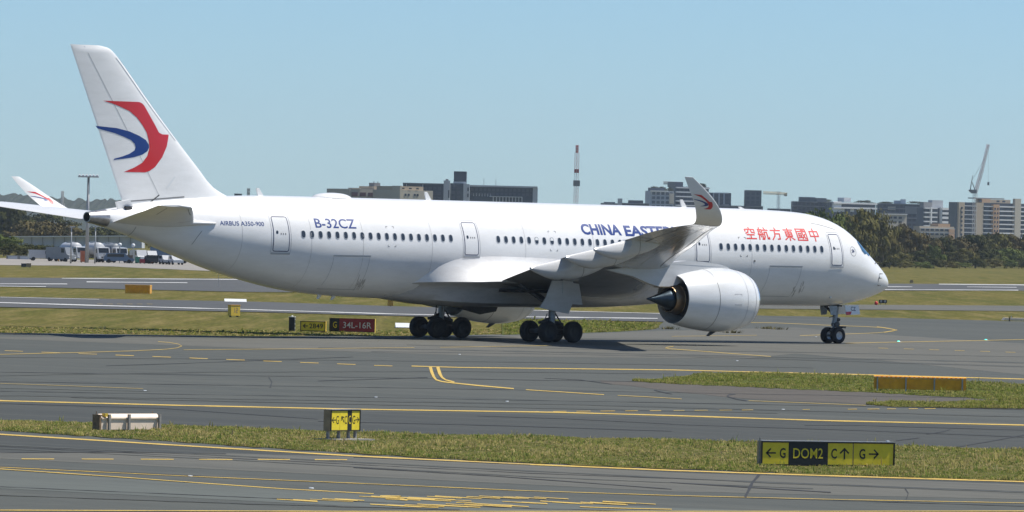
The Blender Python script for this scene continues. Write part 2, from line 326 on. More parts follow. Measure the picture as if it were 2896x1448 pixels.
# long painted writing seen almost edge-on: only slanted strokes can be made out
rs = random.Random(5)
def strokes(u0, u1, v0, v1, n, ln, sl=.058):
    for k in range(n):
        u = u0 + (u1 - u0) * k / n + rs.uniform(-10, 10); v = v0 + (v1 - v0) * k / n + rs.uniform(-2.5, 1.5); L = ln * rs.uniform(.7, 1.35)
        paint([(u, v), (u + L * .5, v + L * sl * .5), (u + L, v + L * sl)], rs.uniform(2.0, 3.4), YP, taxi, wob=.3)
strokes(780, 1000, 1411, 1412, 5, 95); strokes(1010, 1540, 1405, 1404, 14, 105); strokes(1090, 1300, 1410, 1412, 6, 80); strokes(1410, 1780, 1418, 1420, 10, 100); strokes(1055, 1400, 1427, 1424, 8, 120)
for pl in ([(1075, 1402), (1095, 1401.5), (1135, 1403), (1120, 1406)], [(1290, 1421), (1310, 1420), (1350, 1424), (1390, 1427), (1450, 1429)], [(1640, 1433), (1760, 1437), (1900, 1440)]):
    paint(pl, 3.2, YP, taxi)
# seams and cracks in the asphalt
for pl, w in (([(2147, 1342), (2139, 1352), (2128, 1364), (2118, 1386), (2107, 1406)], 3.4), ([(1896, 1364), (2100, 1377), (2350, 1392)], 2.0), ([(2621, 1228), (2670, 1220), (2688, 1214)], 1.6), ([(2534, 1246), (2600, 1238)], 1.4),
              ([(2700, 1265), (2800, 1248), (2896, 1230)], 1.8), ([(1896, 1200), (2400, 1216), (2896, 1236)], 1.0), ([(2275, 1203), (2400, 1202), (2600, 1208), (2896, 1216)], .9), ([(900, 1191), (1400, 1203), (1900, 1219)], 1.1), ([(1350, 1176), (1600, 1184), (1900, 1199)], 1.0),
              ([(0, 1141), (450, 1154), (900, 1185)], 1.0), ([(1000, 1322), (1400, 1346), (1900, 1383)], 1.4), ([(900, 1077), (1060, 1072), (1210, 1067)], .9), ([(2057, 1121), (2062, 1116), (2080, 1114)], 2.4), ([(2057, 1121), (2085, 1129), (2112, 1133)], 1.8),
              ([(1540, 1069), (1640, 1074), (1730, 1086)], 1.1), ([(1850, 1103), (1880, 1110), (1900, 1114)], 1.6), ([(1000, 1292), (1200, 1301), (1500, 1314)], 1.2), ([(0, 1280), (400, 1278), (640, 1283)], 1.0), ([(300, 1034), (500, 1028), (1000, 1009)], .8)):
    paint(pl, w, M['seam_and_shadow'], taxi, z=.010, name='seam_and_shadow', wob=.35)
# rubber left by tyres, and the regular paving joints
for pl, w in (([(900, 983), (1300, 990), (1900, 1003), (2500, 1016), (2896, 1026)], 2.6), ([(1050, 994), (1500, 1000), (2100, 1012), (2896, 1037)], 1.8), ([(1150, 975), (1600, 986), (2200, 995), (2896, 1009)], 1.6), ([(0, 1062), (600, 1052), (1300, 1050), (1900, 1057)], 1.5), ([(0, 1118), (800, 1130), (1600, 1143), (2896, 1178)], 2.6), ([(200, 1124), (1200, 1147), (2200, 1168)], 1.8),
              ([(0, 1258), (600, 1286), (1300, 1322), (2200, 1366), (2896, 1392)], 2.4), ([(0, 1268), (700, 1303), (1500, 1348), (2300, 1382)], 1.6), ([(0, 1400), (700, 1424), (1300, 1441)], 2.4), ([(0, 1010), (700, 1016), (1500, 1024), (2300, 1040)], 1.3), ([(1500, 955), (2000, 962), (2350, 968)], 1.6)):
    paint(pl, w, M['rubber_mark'], taxi, z=.0065, name='rubber_mark', wob=.6)
for k in range(3):
    v0 = 1052 + k * 27; paint([(0, v0), (900, v0 + 13 + k), (1800, v0 + 27 + 2 * k), (2896, v0 + 46 + 3 * k)], .7, M['seam_and_shadow'], taxi, z=.007, name='seam_and_shadow', wob=.5)
for k in range(3):
    v0 = 1262 + k * 57; paint([(0, v0), (700, v0 + 36 - k * 3), (1500, v0 + 76 - k * 7), (2896, v0 + 128 - k * 16)], .9, M['seam_and_shadow'], taxi, z=.007, name='seam_and_shadow', wob=.5)
for u, v in ((2560, 1395), (760, 1080)):
    paint([(u, v - 14), (u + 9, v), (u + 4, v + 16)], 1.0, M['seam_and_shadow'], taxi, z=.0075, name='seam_and_shadow', wob=.5)
# the white edge lines of the two runways
for pl, w, p in (([(-400, 845), (0, 855.5), (320, 865), (724, 876), (1124, 888), (1500, 896), (1860, 900.5)], 3.2, rw2), ([(0, 840), (280, 846.5)], 1.6, rw2), ([(1500, 877), (1640, 880.5), (1880, 886.5)], 2.0, rw2),
                 ([(-300, 801.5), (0, 802.5), (190, 803)], 3.0, rw1), ([(-300, 808), (0, 809), (130, 810.5)], 2.4, rw1), ([(175, 786.8), (640, 790), (1100, 793)], 2.4, rw1), ([(245, 797), (530, 799.5)], 3.0, rw1),
                 ([(2400, 810), (2580, 811)], 2.0, rw1), ([(2655, 803.4), (2896, 805.6), (3200, 808)], 3.2, rw1), ([(2735, 811), (2875, 812.5)], 1.6, rw1), ([(2400, 818.5), (2507, 819), (2880, 820.5)], 2.6, rw1)):
    paint(pl, w, WL, p, z=.01, wob=.35)
for u in range(275, 440, 28): paint([(u, 859.5 + (u - 275) * .0), (u + 16, 859.8)], 1.0, YF, rw2, z=.01)
for pl in ([(0, 944.5), (300, 949), (640, 953), (900, 955), (1150, 956)],):
    paint(pl, 1.6, M['seam_and_shadow'], taxi, z=.008, name='seam_and_shadow', wob=.6)  # left wing's cast shadow by the grass edge, laid as a dark strip

# grass verges between the pavements (blades come on top)
VA_T = [(-400, 1176), (0, 1191), (500, 1203), (1000, 1222), (1350, 1230), (1900, 1243), (2400, 1257), (2896, 1270), (3300, 1281)]
VA_B = [(-400, 1192), (0, 1217), (500, 1249), (1000, 1281), (1350, 1302), (1900, 1325), (2400, 1344), (2896, 1359), (3300, 1371)]
va = sheet('grass_verge', VA_T, VA_B, .02, M['turf'], n=120, wob=2.0, seed=3)
VB_T = [(1790, 1075), (1840, 1073), (1900, 1069), (1985, 1055), (2194, 1053), (2470, 1064), (2896, 1087), (3300, 1100)]
VB_B = [(1790, 1077), (1840, 1081), (1900, 1085), (2151, 1096), (2449, 1109), (2747, 1125), (2870, 1134), (2896, 1137), (3300, 1160)]
sheet('dirt_track', [(1700, 1076), (1900, 1084), (2449, 1105), (2896, 1132), (3300, 1150)], [(1700, 1082), (1900, 1106), (2112, 1128), (2453, 1143), (2534, 1150), (3300, 1156)], .006, M['dirt'], n=40, wob=1.2)
vb = sheet('grass_verge', VB_T, VB_B, .02, M['turf_green'], n=90, wob=1.2, seed=4)
VC_T = [(2453, 1141), (2535, 1136), (2700, 1135), (2870, 1133), (2896, 1130), (3300, 1145)]
VC_B = [(2453, 1143), (2534, 1150), (2896, 1155), (3300, 1163)]
vc = sheet('grass_verge', VC_T, VC_B, .024, M['turf'], n=60, wob=.8, seed=6)
sheet('grass_verge', [(1420, 903), (1590, 905.5), (1660, 907), (1840, 915), (1862, 924)], [(1420, 947), (1590, 943), (1740, 938), (1840, 932), (1862, 926)], .012, M['turf_green'], n=30, wob=.5)

def blades(name, label, T, B, n, h, w, seed, cols, u0, u1, edge=.25, z=.02):
    rnd = random.Random(seed); vs = []; fs = []; cc = []
    for _ in range(n):
        u = rnd.uniform(u0, u1); t = rnd.random()
        v0, v1 = resample(T, [u])[0], resample(B, [u])[0]
        t = t ** 1.0; v = v0 + (v1 - v0) * t; p = G(u, v, z)
        cl = math.sin(p.x * 1.3 + math.sin(p.y * .6)) * math.sin(p.y * .33 + p.x * .21)
        if cl < -.55 and rnd.random() < .55: continue
        c = cols[0] if rnd.random() < .32 + .4 * cl else cols[rnd.randrange(1, len(cols))]
        if (t < .22 or t > .72) and rnd.random() < .45: c = cols[rnd.randrange(1, len(cols) - 1)]
        f = rnd.uniform(.9, 1.8); c = tuple(x * f for x in c)
        hh0 = h * (1.0 + .5 * cl) * rnd.uniform(.5, 1.2)
        if rnd.random() < .008: hh0 *= 3.2
        for k in range(4):
            a = rnd.uniform(0, 6.283); hh = hh0 * rnd.uniform(.6, 1.1); ww = w * rnd.uniform(.6, 1.4); lean = hh * rnd.uniform(.1, .7)
            q = Vector((p.x + rnd.uniform(-.08, .08), p.y + rnd.uniform(-.08, .08), z - .01)); dx = Vector((math.cos(a), math.sin(a), 0)); sd = Vector((-dx.y, dx.x, 0))
            m = q + dx * lean * .35 + Vector((0, 0, hh * .62)); e = q + dx * lean + Vector((0, 0, hh)); i = len(vs)
            vs += [q - sd * ww / 2, q + sd * ww / 2, m + sd * ww * .38, m - sd * ww * .38, e]; fs += [(i, i + 1, i + 2, i + 3), (i + 3, i + 2, i + 4)]; cc += [c, c]
    o = obj(name, vs, fs, M['blade']); at = o.data.color_attributes.new('Col', 'FLOAT_COLOR', 'CORNER')
    arr = np.ones((len(o.data.loops), 4), dtype=np.float32); k = 0
    rep = np.repeat(np.array(cc, dtype=np.float32), [len(f) for f in fs], axis=0); arr[:, :3] = rep
    at.data.foreach_set('color', arr.ravel()); return tag(o, label, 'grass', kind='stuff')
bm_ = bpy.data.materials.new('grass_blade'); bm_.use_nodes = True; b_ = bm_.node_tree.nodes['Principled BSDF']
vc_ = bm_.node_tree.nodes.new('ShaderNodeVertexColor'); vc_.layer_name = 'Col'; bm_.node_tree.links.new(vc_.outputs[0], b_.inputs['Base Color'])
b_.inputs['Roughness'].default_value = .8; b_.inputs['Specular IOR Level'].default_value = .15
tl_ = bm_.node_tree.nodes.new('ShaderNodeBsdfTranslucent'); mx_ = bm_.node_tree.nodes.new('ShaderNodeMixShader'); mx_.inputs[0].default_value = .45
for a_, c_ in ((vc_.outputs[0], tl_.inputs[0]), (b_.outputs[0], mx_.inputs[1]), (tl_.outputs[0], mx_.inputs[2]), (mx_.outputs[0], bm_.node_tree.nodes['Material Output'].inputs[0])): bm_.node_tree.links.new(a_, c_)
M['blade'] = bm_
STRAW = [(.34, .285, .11), (.26, .245, .07), (.19, .215, .05), (.13, .17, .035), (.42, .34, .16)]
GREEN = [(.19, .205, .045), (.23, .225, .06), (.29, .25, .09), (.14, .17, .032)]
blades('grass', 'long straw and green grass on the verge in front of the near taxiway', VA_T, VA_B, 36000, .085, .030, 11, STRAW, -250, 3150)
blades('grass', 'greener grass around the orange barrier', VB_T, VB_B, 11000, .10, .040, 12, GREEN, 1792, 3100)
blades('grass', 'short green grass tongue in front of the orange barrier beyond the dirt track', VC_T, VC_B, 3500, .10, .04, 13, GREEN, 2455, 3100, z=.024)
blades('grass', 'bright green grass patch behind the right main wheels', [(1420, 903), (1590, 905.5), (1660, 907), (1840, 915), (1862, 924)], [(1420, 947), (1590, 943), (1740, 938), (1840, 932), (1862, 926)], 2600, .14, .09, 14, GREEN, 1425, 1860, z=.012)
blades('grass', 'grass fringe along the far taxiway edge by the red and yellow signs', [(-200, 920), (0, 925), (724, 934), (1120, 934), (1420, 930)], [(-200, 938), (0, 940.5), (724, 950), (1120, 949), (1420, 946)], 3500, .07, .11, 15, STRAW + GREEN, -150, 1420, z=-.05)
# ================================================================ the airliner (a = metres aft of the nose, b = metres to its right, z = height)
TH = 0.7070906; NOSE = (24.3799, 466.9142)
plane = thing('airliner', 'white twin-engine wide-body airliner with red and blue swallow on its tail', 'airplane', (NOSE[0], NOSE[1], 0), TH)
def A(a, b, z): return Vector((-a, -b, z))
fus_secs = [.2 + 11.8 * (i / 34) ** 2.1 for i in range(35)] + list(np.linspace(12.5, 42, 40)) + list(np.linspace(42.6, 64.6, 52))
NPH = 72
def ring(a):
    zt, zb, hw = ZT(a), ZB(a), HW(a); zc, hh = (zt + zb) / 2, (zt - zb) / 2
    return [A(a, hw * math.cos(2 * math.pi * i / NPH), zc + hh * math.sin(2 * math.pi * i / NPH)) for i in range(NPH)]
MB().loft([ring(a) for a in fus_secs], cap=False).build('fuselage', M['white'], plane, True)
fuselage = plane.children[0]
# tail cone with the auxiliary power unit exhaust
def tring(a, k=1.0, da=0):
    zt, zb, hw = ZT(a), ZB(a), HW(a); zc, hh = (zt + zb) / 2, (zt - zb) / 2
    return [A(a + da, k * hw * math.cos(2 * math.pi * i / 40), zc + k * hh * math.sin(2 * math.pi * i / 40)) for i in range(40)]
tc_ = MB().loft([tring(63.9, 1.006), tring(64.6, 1.01), tring(65.2, 1.0), tring(65.2, .82), tring(64.7, .78)], cap=False).build('tail_cone', M['tail_metal'], plane, auto=50)
MB().add(tring(64.75, .82), [tuple(range(40))]).build('exhaust_opening', M['black'], tc_)

def fuse_pt(a, z, off, side=1):           # point on the fuselage skin at station a and height z
    b = surf_b(a, z); e = .02
    da = (surf_b(a + e, z) - surf_b(a - e, z)) / (2 * e); dz = (surf_b(a, z + e) - surf_b(a, z - e)) / (2 * e)
    n = Vector((-da, 1, -dz)).normalized(); return A(a + n.x * off, side * (b + n.y * off), z + n.z * off)
def decal(name, polys, fn, m, parent, step=None, thick=None):
    """flat outlines (lists of (x, y)) cut finely and laid on a curved skin by fn(x, y)"""
    bm = bmesh.new()
    for poly in polys:
        vs = [bm.verts.new((x, y, 0)) for x, y in poly]
        tris = tessellate_polygon([[Vector((x, y, 0)) for x, y in poly]])
        for t in tris:
            try: bm.faces.new([vs[i] for i in t])
            except ValueError: pass
    return _wrap(name, bm, fn, m, parent, step)
def _wrap(name, bm, fn, m, parent, step):
    if step:
        for ax in (0, 1):
            cs = [v.co[ax] for v in bm.verts]; lo, hi = min(cs), max(cs); k = int((hi - lo) / step[ax])
            for i in range(1, k + 1):
                co = [0, 0, 0]; no = [0, 0, 0]; co[ax] = lo + i * (hi - lo) / (k + 1); no[ax] = 1
                bmesh.ops.bisect_plane(bm, geom=bm.verts[:] + bm.edges[:] + bm.faces[:], plane_co=co, plane_no=no)
    for v in bm.verts: v.co = fn(v.co.x, v.co.y)
    me = bpy.data.meshes.new(name); bm.to_mesh(me); bm.free(); me.materials.append(m)
    return link(bpy.data.objects.new(name, me), parent)
def text_bm(txt, bold=0., sx=1., spacing=1., shear=0.):
    cu = bpy.data.curves.new('t', 'FONT'); cu.body = txt; cu.size = 1.0; cu.offset = bold; cu.space_character = spacing; cu.shear = shear; cu.resolution_u = 3
    o = bpy.data.objects.new('t', cu); COL.objects.link(o)
    dg = bpy.context.evaluated_depsgraph_get(); me = bpy.data.meshes.new_from_object(o.evaluated_get(dg))
    bm = bmesh.new(); bm.from_mesh(me); bmesh.ops.triangulate(bm, faces=bm.faces[:])
    bpy.data.objects.remove(o); bpy.data.curves.remove(cu); bpy.data.meshes.remove(me)
    xs = [v.co.x for v in bm.verts]; ys = [v.co.y for v in bm.verts]; x0, x1, y0, y1 = min(xs), max(xs), min(ys), max(ys)
    for v in bm.verts: v.co.x = (v.co.x - x0) / (x1 - x0); v.co.y = (v.co.y - y0) / (y1 - y0)
    return bm
def fus_text(name, txt, a_left, a_right, z0, z1, m, bold=.02, spacing=1., step=.12):
    bm = text_bm(txt, bold, spacing=spacing); L = a_left - a_right
    for v in bm.verts: v.co.x *= L; v.co.y *= (z1 - z0)
    return _wrap(name, bm, lambda x, y: fuse_pt(a_left - x, z0 + y, .008), m, fuselage, (.5, step))
fus_text('lettering', 'CHINA', 28.70, 25.42, 6.66, 7.34, M['text_blue'], .036)
fus_text('lettering', 'EASTERN', 25.12, 20.2, 6.62, 7.30, M['text_blue'], .036)
fus_text('lettering', 'B-32CZ', 49.9, 46.8, 6.70, 7.27, M['text_blue'], .010)
fus_text('lettering', 'AIRBUS A350-900', 56.72, 53.64, 6.72, 6.98, M['text_blue'], .004)
# the six characters, right to left, drawn stroke by stroke in a 100 x 100 field (y up)
CH = {
 'zhong': [[(50, 100), (50, 0)], [(12, 78), (88, 78), (88, 38), (12, 38), (12, 78)]],
 'guo': [[(6, 96), (94, 96), (94, 4), (6, 4), (6, 96)], [(18, 76), (82, 76)], [(24, 58), (46, 58), (46, 40), (24, 40), (24, 58)], [(18, 24), (50, 28)], [(56, 90), (62, 50), (80, 18)], [(80, 52), (54, 18)], [(70, 88), (78, 82)]],
 'dong': [[(10, 86), (90, 86)], [(22, 70), (78, 70), (78, 36), (22, 36), (22, 70)], [(22, 53), (78, 53)], [(50, 100), (50, 0)], [(46, 34), (8, 6)], [(54, 34), (92, 6)]],
 'fang': [[(50, 100), (54, 86)], [(6, 80), (94, 80)], [(42, 80), (34, 36), (8, 4)], [(38, 52), (80, 52), (76, 10), (58, 8)]],
 'hang': [[(26, 100), (20, 86)], [(10, 84), (10, 40), (4, 4)], [(10, 84), (42, 84), (42, 4), (34, 6)], [(2, 46), (48, 46)], [(24, 72), (28, 62)], [(24, 36), (28, 24)], [(70, 100), (74, 88)], [(52, 80), (98, 80)], [(62, 62), (60, 26), (50, 4)], [(62, 62), (84, 62), (84, 10), (98, 8), (98, 20)]],
 'kong': [[(50, 100), (50, 88)], [(8, 70), (8, 84), (92, 84), (92, 70)], [(38, 76), (30, 60), (10, 52)], [(62, 76), (64, 60), (92, 56)], [(18, 40), (82, 40)], [(50, 40), (50, 8)], [(6, 8), (94, 8)]]}
def stroke_polys(strokes_, w):
    P = []
    for st in strokes_:
        for (x0, y0), (x1, y1) in zip(st[:-1], st[1:]):
            d = Vector((x1 - x0, y1 - y0)).normalized(); n = Vector((-d.y, d.x)) * w / 2; e = d * w * .45
            P.append([(x0 - e.x + n.x, y0 - e.y + n.y), (x0 - e.x - n.x, y0 - e.y - n.y), (x1 + e.x - n.x, y1 + e.y - n.y), (x1 + e.x + n.x, y1 + e.y + n.y)])
    return P
for k, ch in enumerate(['kong', 'hang', 'fang', 'dong', 'guo', 'zhong']):
    a0 = 14.92 - k * 1.115; z0, z1 = 6.60, 7.36
    polys = [[(a0 - x / 100 * .92, z0 + y / 100 * (z1 - z0)) for x, y in p] for p in stroke_polys(CH[ch], 10.5)]
    decal('lettering', polys, lambda x, y: fuse_pt(x, y, .008), M['text_red'], fuselage, (.4, .12))

# cabin windows: frame, pane, some with the blind half down
def oval(a, z, w, h, n=18, p=2.6):
    out = []
    for i in range(n):
        t = 2 * math.pi * i / n; c, s = math.cos(t), math.sin(t)
        out.append((a + w / 2 * math.copysign(abs(c) ** (2 / p), c), z + h / 2 * math.copysign(abs(s) ** (2 / p), s)))
    return out
def cabin_window(a, z, shade=False, plug=False):
    o, i_ = oval(a, z, .36, .50), oval(a, z, .27, .41); n = len(o)
    vs = [fuse_pt(x, y, .004) for x, y in o] + [fuse_pt(x, y, .016) for x, y in oval(a, z, .33, .47)] + [fuse_pt(x, y, .006) for x, y in i_]
    fs = [(r * n + k, r * n + (k + 1) % n, (r + 1) * n + (k + 1) % n, (r + 1) * n + k) for r in range(2) for k in range(n)]
    w = MB().add(vs, fs).build('cabin_window', M['win_frame'], plane, True)
    MB().add([fuse_pt(x, y, .008) for x, y in oval(a, z, .275, .415)], [tuple(range(n))]).build('pane', M['pane'], w)
    if shade:
        pts = [(x, max(y, z + .02)) for x, y in oval(a, z, .25, .385)]
        MB().add([fuse_pt(x, y, .012) for x, y in pts], [tuple(range(n))]).build('blind', M['shade'], w)
for k in range(19): cabin_window(50.89 - k * (50.89 - 39.49) / 18, 6.30 - .05 * k / 18)
for k in range(26): cabin_window(35.68 - k * .623, 6.25 - .0045 * k, shade=k in (5, 7))
for k in range(15): cabin_window(17.22 - k * (17.22 - 8.5) / 14, 6.11 - .03 * k / 14)

def outline(poly, w):                      # closed outline strip, both edges as polygons
    n = len(poly); inn = []
    for i in range(n):
        p0, p1, p2 = Vector(poly[i - 1]), Vector(poly[i]), Vector(poly[(i + 1) % n])
        d = ((p1 - p0).normalized() + (p2 - p1).normalized()).normalized(); inn.append(p1 + Vector((-d.y, d.x)) * w)
    return inn
def skin_frame(name, poly, w, m, off=.01, parent=None):
    inn = outline(poly, w); n = len(poly)
    vs = [fuse_pt(x, y, off) for x, y in poly] + [fuse_pt(p.x, p.y, off) for p in inn]
    return obj(name, vs, [(k, (k + 1) % n, n + (k + 1) % n, n + k) for k in range(n)], m, parent or fuselage)
def rrect(a0, a1, z0, z1, r, n=5, dense=8):
    pts = []
    for cx, cz, t0 in ((a1 - r, z1 - r, 0), (a0 + r, z1 - r, 90), (a0 + r, z0 + r, 180), (a1 - r, z0 + r, 270)):
        for i in range(n): t = R(t0 + 90 * i / (n - 1)); pts.append((cx + r * math.cos(t), cz + r * math.sin(t)))
    out = []
    for i in range(len(pts)):
        p, q = pts[i], pts[(i + 1) % len(pts)]; d = math.hypot(q[0] - p[0], q[1] - p[1]); k = dense if d > .6 else 1
        out += [(p[0] + (q[0] - p[0]) * j / k, p[1] + (q[1] - p[1]) * j / k) for j in range(k)]
    return out
def cabin_door(a0, a1, z0, z1):
    body = rrect(a0, a1, z0, z1, .14)
    mid = [((a0 + a1) / 2, z0 + (z1 - z0) * t) for t in (.1, .5, .9)]
    # slightly proud door leaf made of strips
    N_ = 12; vs = []; 
    for i in range(N_ + 1):
        z = z0 + .02 + (z1 - z0 - .04) * i / N_; ins = .08 if i in (0, N_) else .02
        vs += [fuse_pt(a0 + ins, z, .006), fuse_pt((a0 + a1) / 2, z, .006), fuse_pt(a1 - ins, z, .006)]
    fs = [(3 * i + j, 3 * i + j + 1, 3 * i + j + 4, 3 * i + j + 3) for i in range(N_) for j in (0, 1)]
    d = MB().add(vs, fs).build('cabin_door', M['white'], plane, True)
    skin_frame('outline', body, .045, M['outline'], .012, d)
    skin_frame('seal', rrect(a0 - .13, a1 + .13, z0 - .13, z1 + .13, .2), .025, M['faint_line'], .008, d)
    sill = rrect(a0 - .1, a1 + .1, z0 - .17, z0 - .05, .05, dense=2)
    MB().add([fuse_pt(x, y, .03) for x, y in sill], [tuple(range(len(sill)))]).build('sill', M['faint_line'], d)
    MB().add([fuse_pt(x, y, .016) for x, y in oval(a1 - .28, z0 + (z1 - z0) * .55, .16, .2)], [tuple(range(18))]).build('window', M['pane'], d)
    for q in range(3):
        c = rrect(a0 + .25 + q * .16, a0 + .31 + q * .16, z0 + 1.02, z0 + 1.12, .01, dense=1)
        MB().add([fuse_pt(x, y, .016) for x, y in c], [tuple(range(len(c)))]).build('placard', M['panel_line'], d)
for a0, a1, z0, z1 in ((51.9, 53.05, 5.22, 7.33), (37.3, 38.42, 5.24, 7.25), (18.2, 19.33, 5.12, 7.18), (6.62, 7.64, 5.06, 7.06)): cabin_door(a0, a1, z0, z1)
def poly_frame(name, pts, w, m, close=True):
    out = []
    for i in range(len(pts)):
        p, q = pts[i], pts[(i + 1) % len(pts)]; k = max(1, int(math.hypot(q[0] - p[0], q[1] - p[1]) / .3)); out += [(p[0] + (q[0] - p[0]) * j / k, p[1] + (q[1] - p[1]) * j / k) for j in range(k)]
    return skin_frame(name, out, w, m, .008)
for a0, a1 in ((45.85, 48.6), (10.25, 13.0)):
    z1 = 5.02 if a0 > 20 else 4.9
    poly_frame('cargo_door', [(a1, z1), (a0, z1), (a0, 3.9), (a0 + .0, 3.0), (a1, 3.0), (a1, 3.9)], .03, M['faint_line'])
    mb = MB()
    mb.add([fuse_pt(a1 + .05 - (a1 - a0 + .1) * i / 8, z1 + q, o) for i in range(9) for q, o in ((-.02, .01), (.08, .03))], [(2 * i, 2 * i + 2, 2 * i + 3, 2 * i + 1) for i in range(8)])
    mb.build('cargo_hinge', M['win_frame'], fuselage)
for ac, zc in ((44.2, 6.27), (31.2, 6.22), (15.3, 6.12)):          # overwing / cabin rescue marks: four little corners
    polys = []
    for sx in (-1, 1):
        for sz in (-1, 1):
            x, y = ac + sx * .32, zc + sz * .62; polys += [[(x, y), (x - sx * .14, y), (x - sx * .14, y - sz * .03), (x, y - sz * .03)], [(x, y - sz * .03), (x - sx * .03, y - sz * .03), (x - sx * .03, y - sz * .12), (x, y - sz * .12)]]
    decal('rescue_mark', polys, lambda x, y: fuse_pt(x, y, .008), M['panel_line'], fuselage)
# scuffs by the cargo doors and grime below
rsc = random.Random(4)
M['scuff'] = mat('scuff', (.50, .49, .47), .6, var=.2, scale=5)
for ac, zc in ((45.95, 3.35), (10.0, 3.15), (45.7, 3.1), (9.75, 3.45)):
    P = [[(ac + rsc.uniform(-.3, .3), zc + rsc.uniform(-.2, .3)) for _ in range(1)][0] for _ in range(7)]
    decal('scuff', stroke_polys([[p, (p[0] + rsc.uniform(.05, .15), p[1] + rsc.uniform(.2, .45))] for p in P], .05), lambda x, y: fuse_pt(x, y, .006), M['scuff'], fuselage, (.2, .1))
for ax in (14.6, 21.5, 27.9, 33.5, 41.0, 46.4, 50.3, 55.2):
    decal('skin_joint', stroke_polys([[(ax, 3.1), (ax, 5.6)], [(ax, 5.6), (ax, 8.1 if ax < 52 else 7.6)]], .022), lambda x, y: fuse_pt(x, y, .005), M['scuff'], fuselage, (.3, .15))
# alliance roundel by the cockpit
skin_frame('roundel', oval(5.45, 5.98, .62, .62, 28, 2), .025, M['panel_line'], .008)
decal('roundel', stroke_polys([[(5.62, 5.9), (5.4, 6.0), (5.3, 6.1)], [(5.58, 6.06), (5.42, 5.92)], [(5.5, 6.12), (5.33, 5.96)]], .045), lambda x, y: fuse_pt(x, y, .01), M['outline'], fuselage)
decal('panel_seam', stroke_polys([[(8.6, 7.72), (8.0, 7.66), (7.2, 7.5), (6.6, 7.36)]], .025), lambda x, y: fuse_pt(x, y, .008), M['panel_line'], fuselage, (.15, .1))
decal('panel_seam', stroke_polys([[(52.2, 7.85), (54.0, 7.72)]], .02), lambda x, y: fuse_pt(x, y, .008), M['panel_line'], fuselage, (.2, .1))
decal('vent', [rrect(16.9 - 2.6, 16.9 - 2.45, 5.17, 5.3, .02, dense=1)], lambda x, y: fuse_pt(x, y, .01), M['panel_line'], fuselage)
# pitot probes near the nose
for a, z in ((2.42, 4.56), (2.52, 4.3), (2.5, 3.85), (2.75, 5.24)):
    p = fuse_pt(a, z, .0); q = fuse_pt(a, z, .08); MB().bar(p, q, .03, 5).bar(q, q + Vector((.2, 0, 0)), .03, 6, .015).build('pitot_probe', M['gear_dark'], plane)
MB().add([fuse_pt(x, y, .01) for x, y in oval(2.5, 4.25, .03, .5, 14)], [tuple(range(14))]).build('probe_plate', M['panel_line'], fuselage)
# cockpit glazing: three panes a side in one dark band
for side in (1, -1):
    for poly in ([(4.46, 6.52), (4.30, 6.70), (3.78, 6.62), (3.72, 5.84), (4.10, 5.80), (4.34, 6.02)], [(3.72, 6.58), (3.15, 6.14), (2.98, 5.78), (3.40, 5.68), (3.66, 5.78)], [(3.08, 6.08), (2.56, 5.76), (2.50, 5.62), (2.92, 5.66)]):
        cx = sum(p[0] for p in poly) / len(poly); cz = sum(p[1] for p in poly) / len(poly)
        decal('cockpit_window', [poly], lambda x, y, s=side: fuse_pt(x, y, .012, s), M['cockpit'], plane, (.12, .12))
# small blade antennas, satellite dome, lamps
def blade_ant(a, h, l=.45, bott=False):
    z = (ZB(a) + .03) if bott else ZT(a) - .03; sg = -1 if bott else 1
    prof = [(0, 0), (l, 0), (l * 1.25, h), (l * .85, h)]
    MB().loft([[A(a + x, s * t, z + sg * y) for x, y in prof] for s, t in ((-1, .045), (1, .045))]).build('blade_antenna', M['white'], plane)
for a, h in ((51.9, .48), (38.7, .52), (17.6, .5), (12.6, .16)): blade_ant(a, h)
for a in (47.2, 46.1): blade_ant(a, .26, .3, True)
rd = []
for i in range(13):
    t = i / 12; L = 45.1 + 3.0 * t; hgt = .33 * (1 - abs(2 * t - 1) ** 2.6) ** .7; wd = .75 * max(.05, (1 - abs(2 * t - 1) ** 2.4)) ** .6
    rd.append([A(L, wd * math.cos(math.pi * k / 12), 8.5 + (hgt + .02) * math.sin(math.pi * k / 12) * 1.0) for k in range(13)])
MB().loft(rd, cap=True, closed=False).build('satellite_dome', M['white'], plane, True)
MB().lathe([(0, .09), (.05, .07), (.08, 0)], fuse_pt(6.57, 3.0, 0), A(0, 1, -.9), 12).build('lamp', M['shade'], plane, True)

# ---------------------------------------------------------------- wings
def naca(n=11, t=.12, cam=.015):
    xs = [.5 * (1 - math.cos(math.pi * i / (n - 1))) for i in range(n)]
    yt = [5 * t * (.2969 * x ** .5 - .126 * x - .3516 * x * x + .2843 * x ** 3 - .1036 * x ** 4) for x in xs]; yc = [cam * 4 * x * (1 - x) for x in xs]
    up = [(x, c + y) for x, y, c in zip(xs, yt, yc)]; lo = [(x, c - y) for x, y, c in zip(xs, yt, yc)]
    return up[::-1] + lo[1:-1]
WB = [2.0, 4.0, 7.0, 10.5, 13.0, 16.0, 20.0, 24.0, 27.0, 28.8, 29.8, 30.6, 31.2, 31.65, 31.95, 32.18, 32.37]
WLE = [22.6, 23.9, 25.9, 28.2, 30.0, 32.1, 34.8, 37.5, 39.65, 40.95, 41.65, 42.25, 42.85, 43.5, 44.25, 45.2, 46.2]
WTE = [36.0, 36.4, 36.95, 37.6, 38.35, 39.28, 40.52, 41.78, 42.72, 43.3, 43.75, 44.3, 44.85, 45.35, 45.85, 46.4, 46.85]
WZ = [3.3, 3.75, 4.38, 5.05, 5.42, 5.8, 6.3, 6.88, 7.2, 7.33, 7.42, 7.66, 8.0, 8.45, 8.95, 9.55, 10.1]
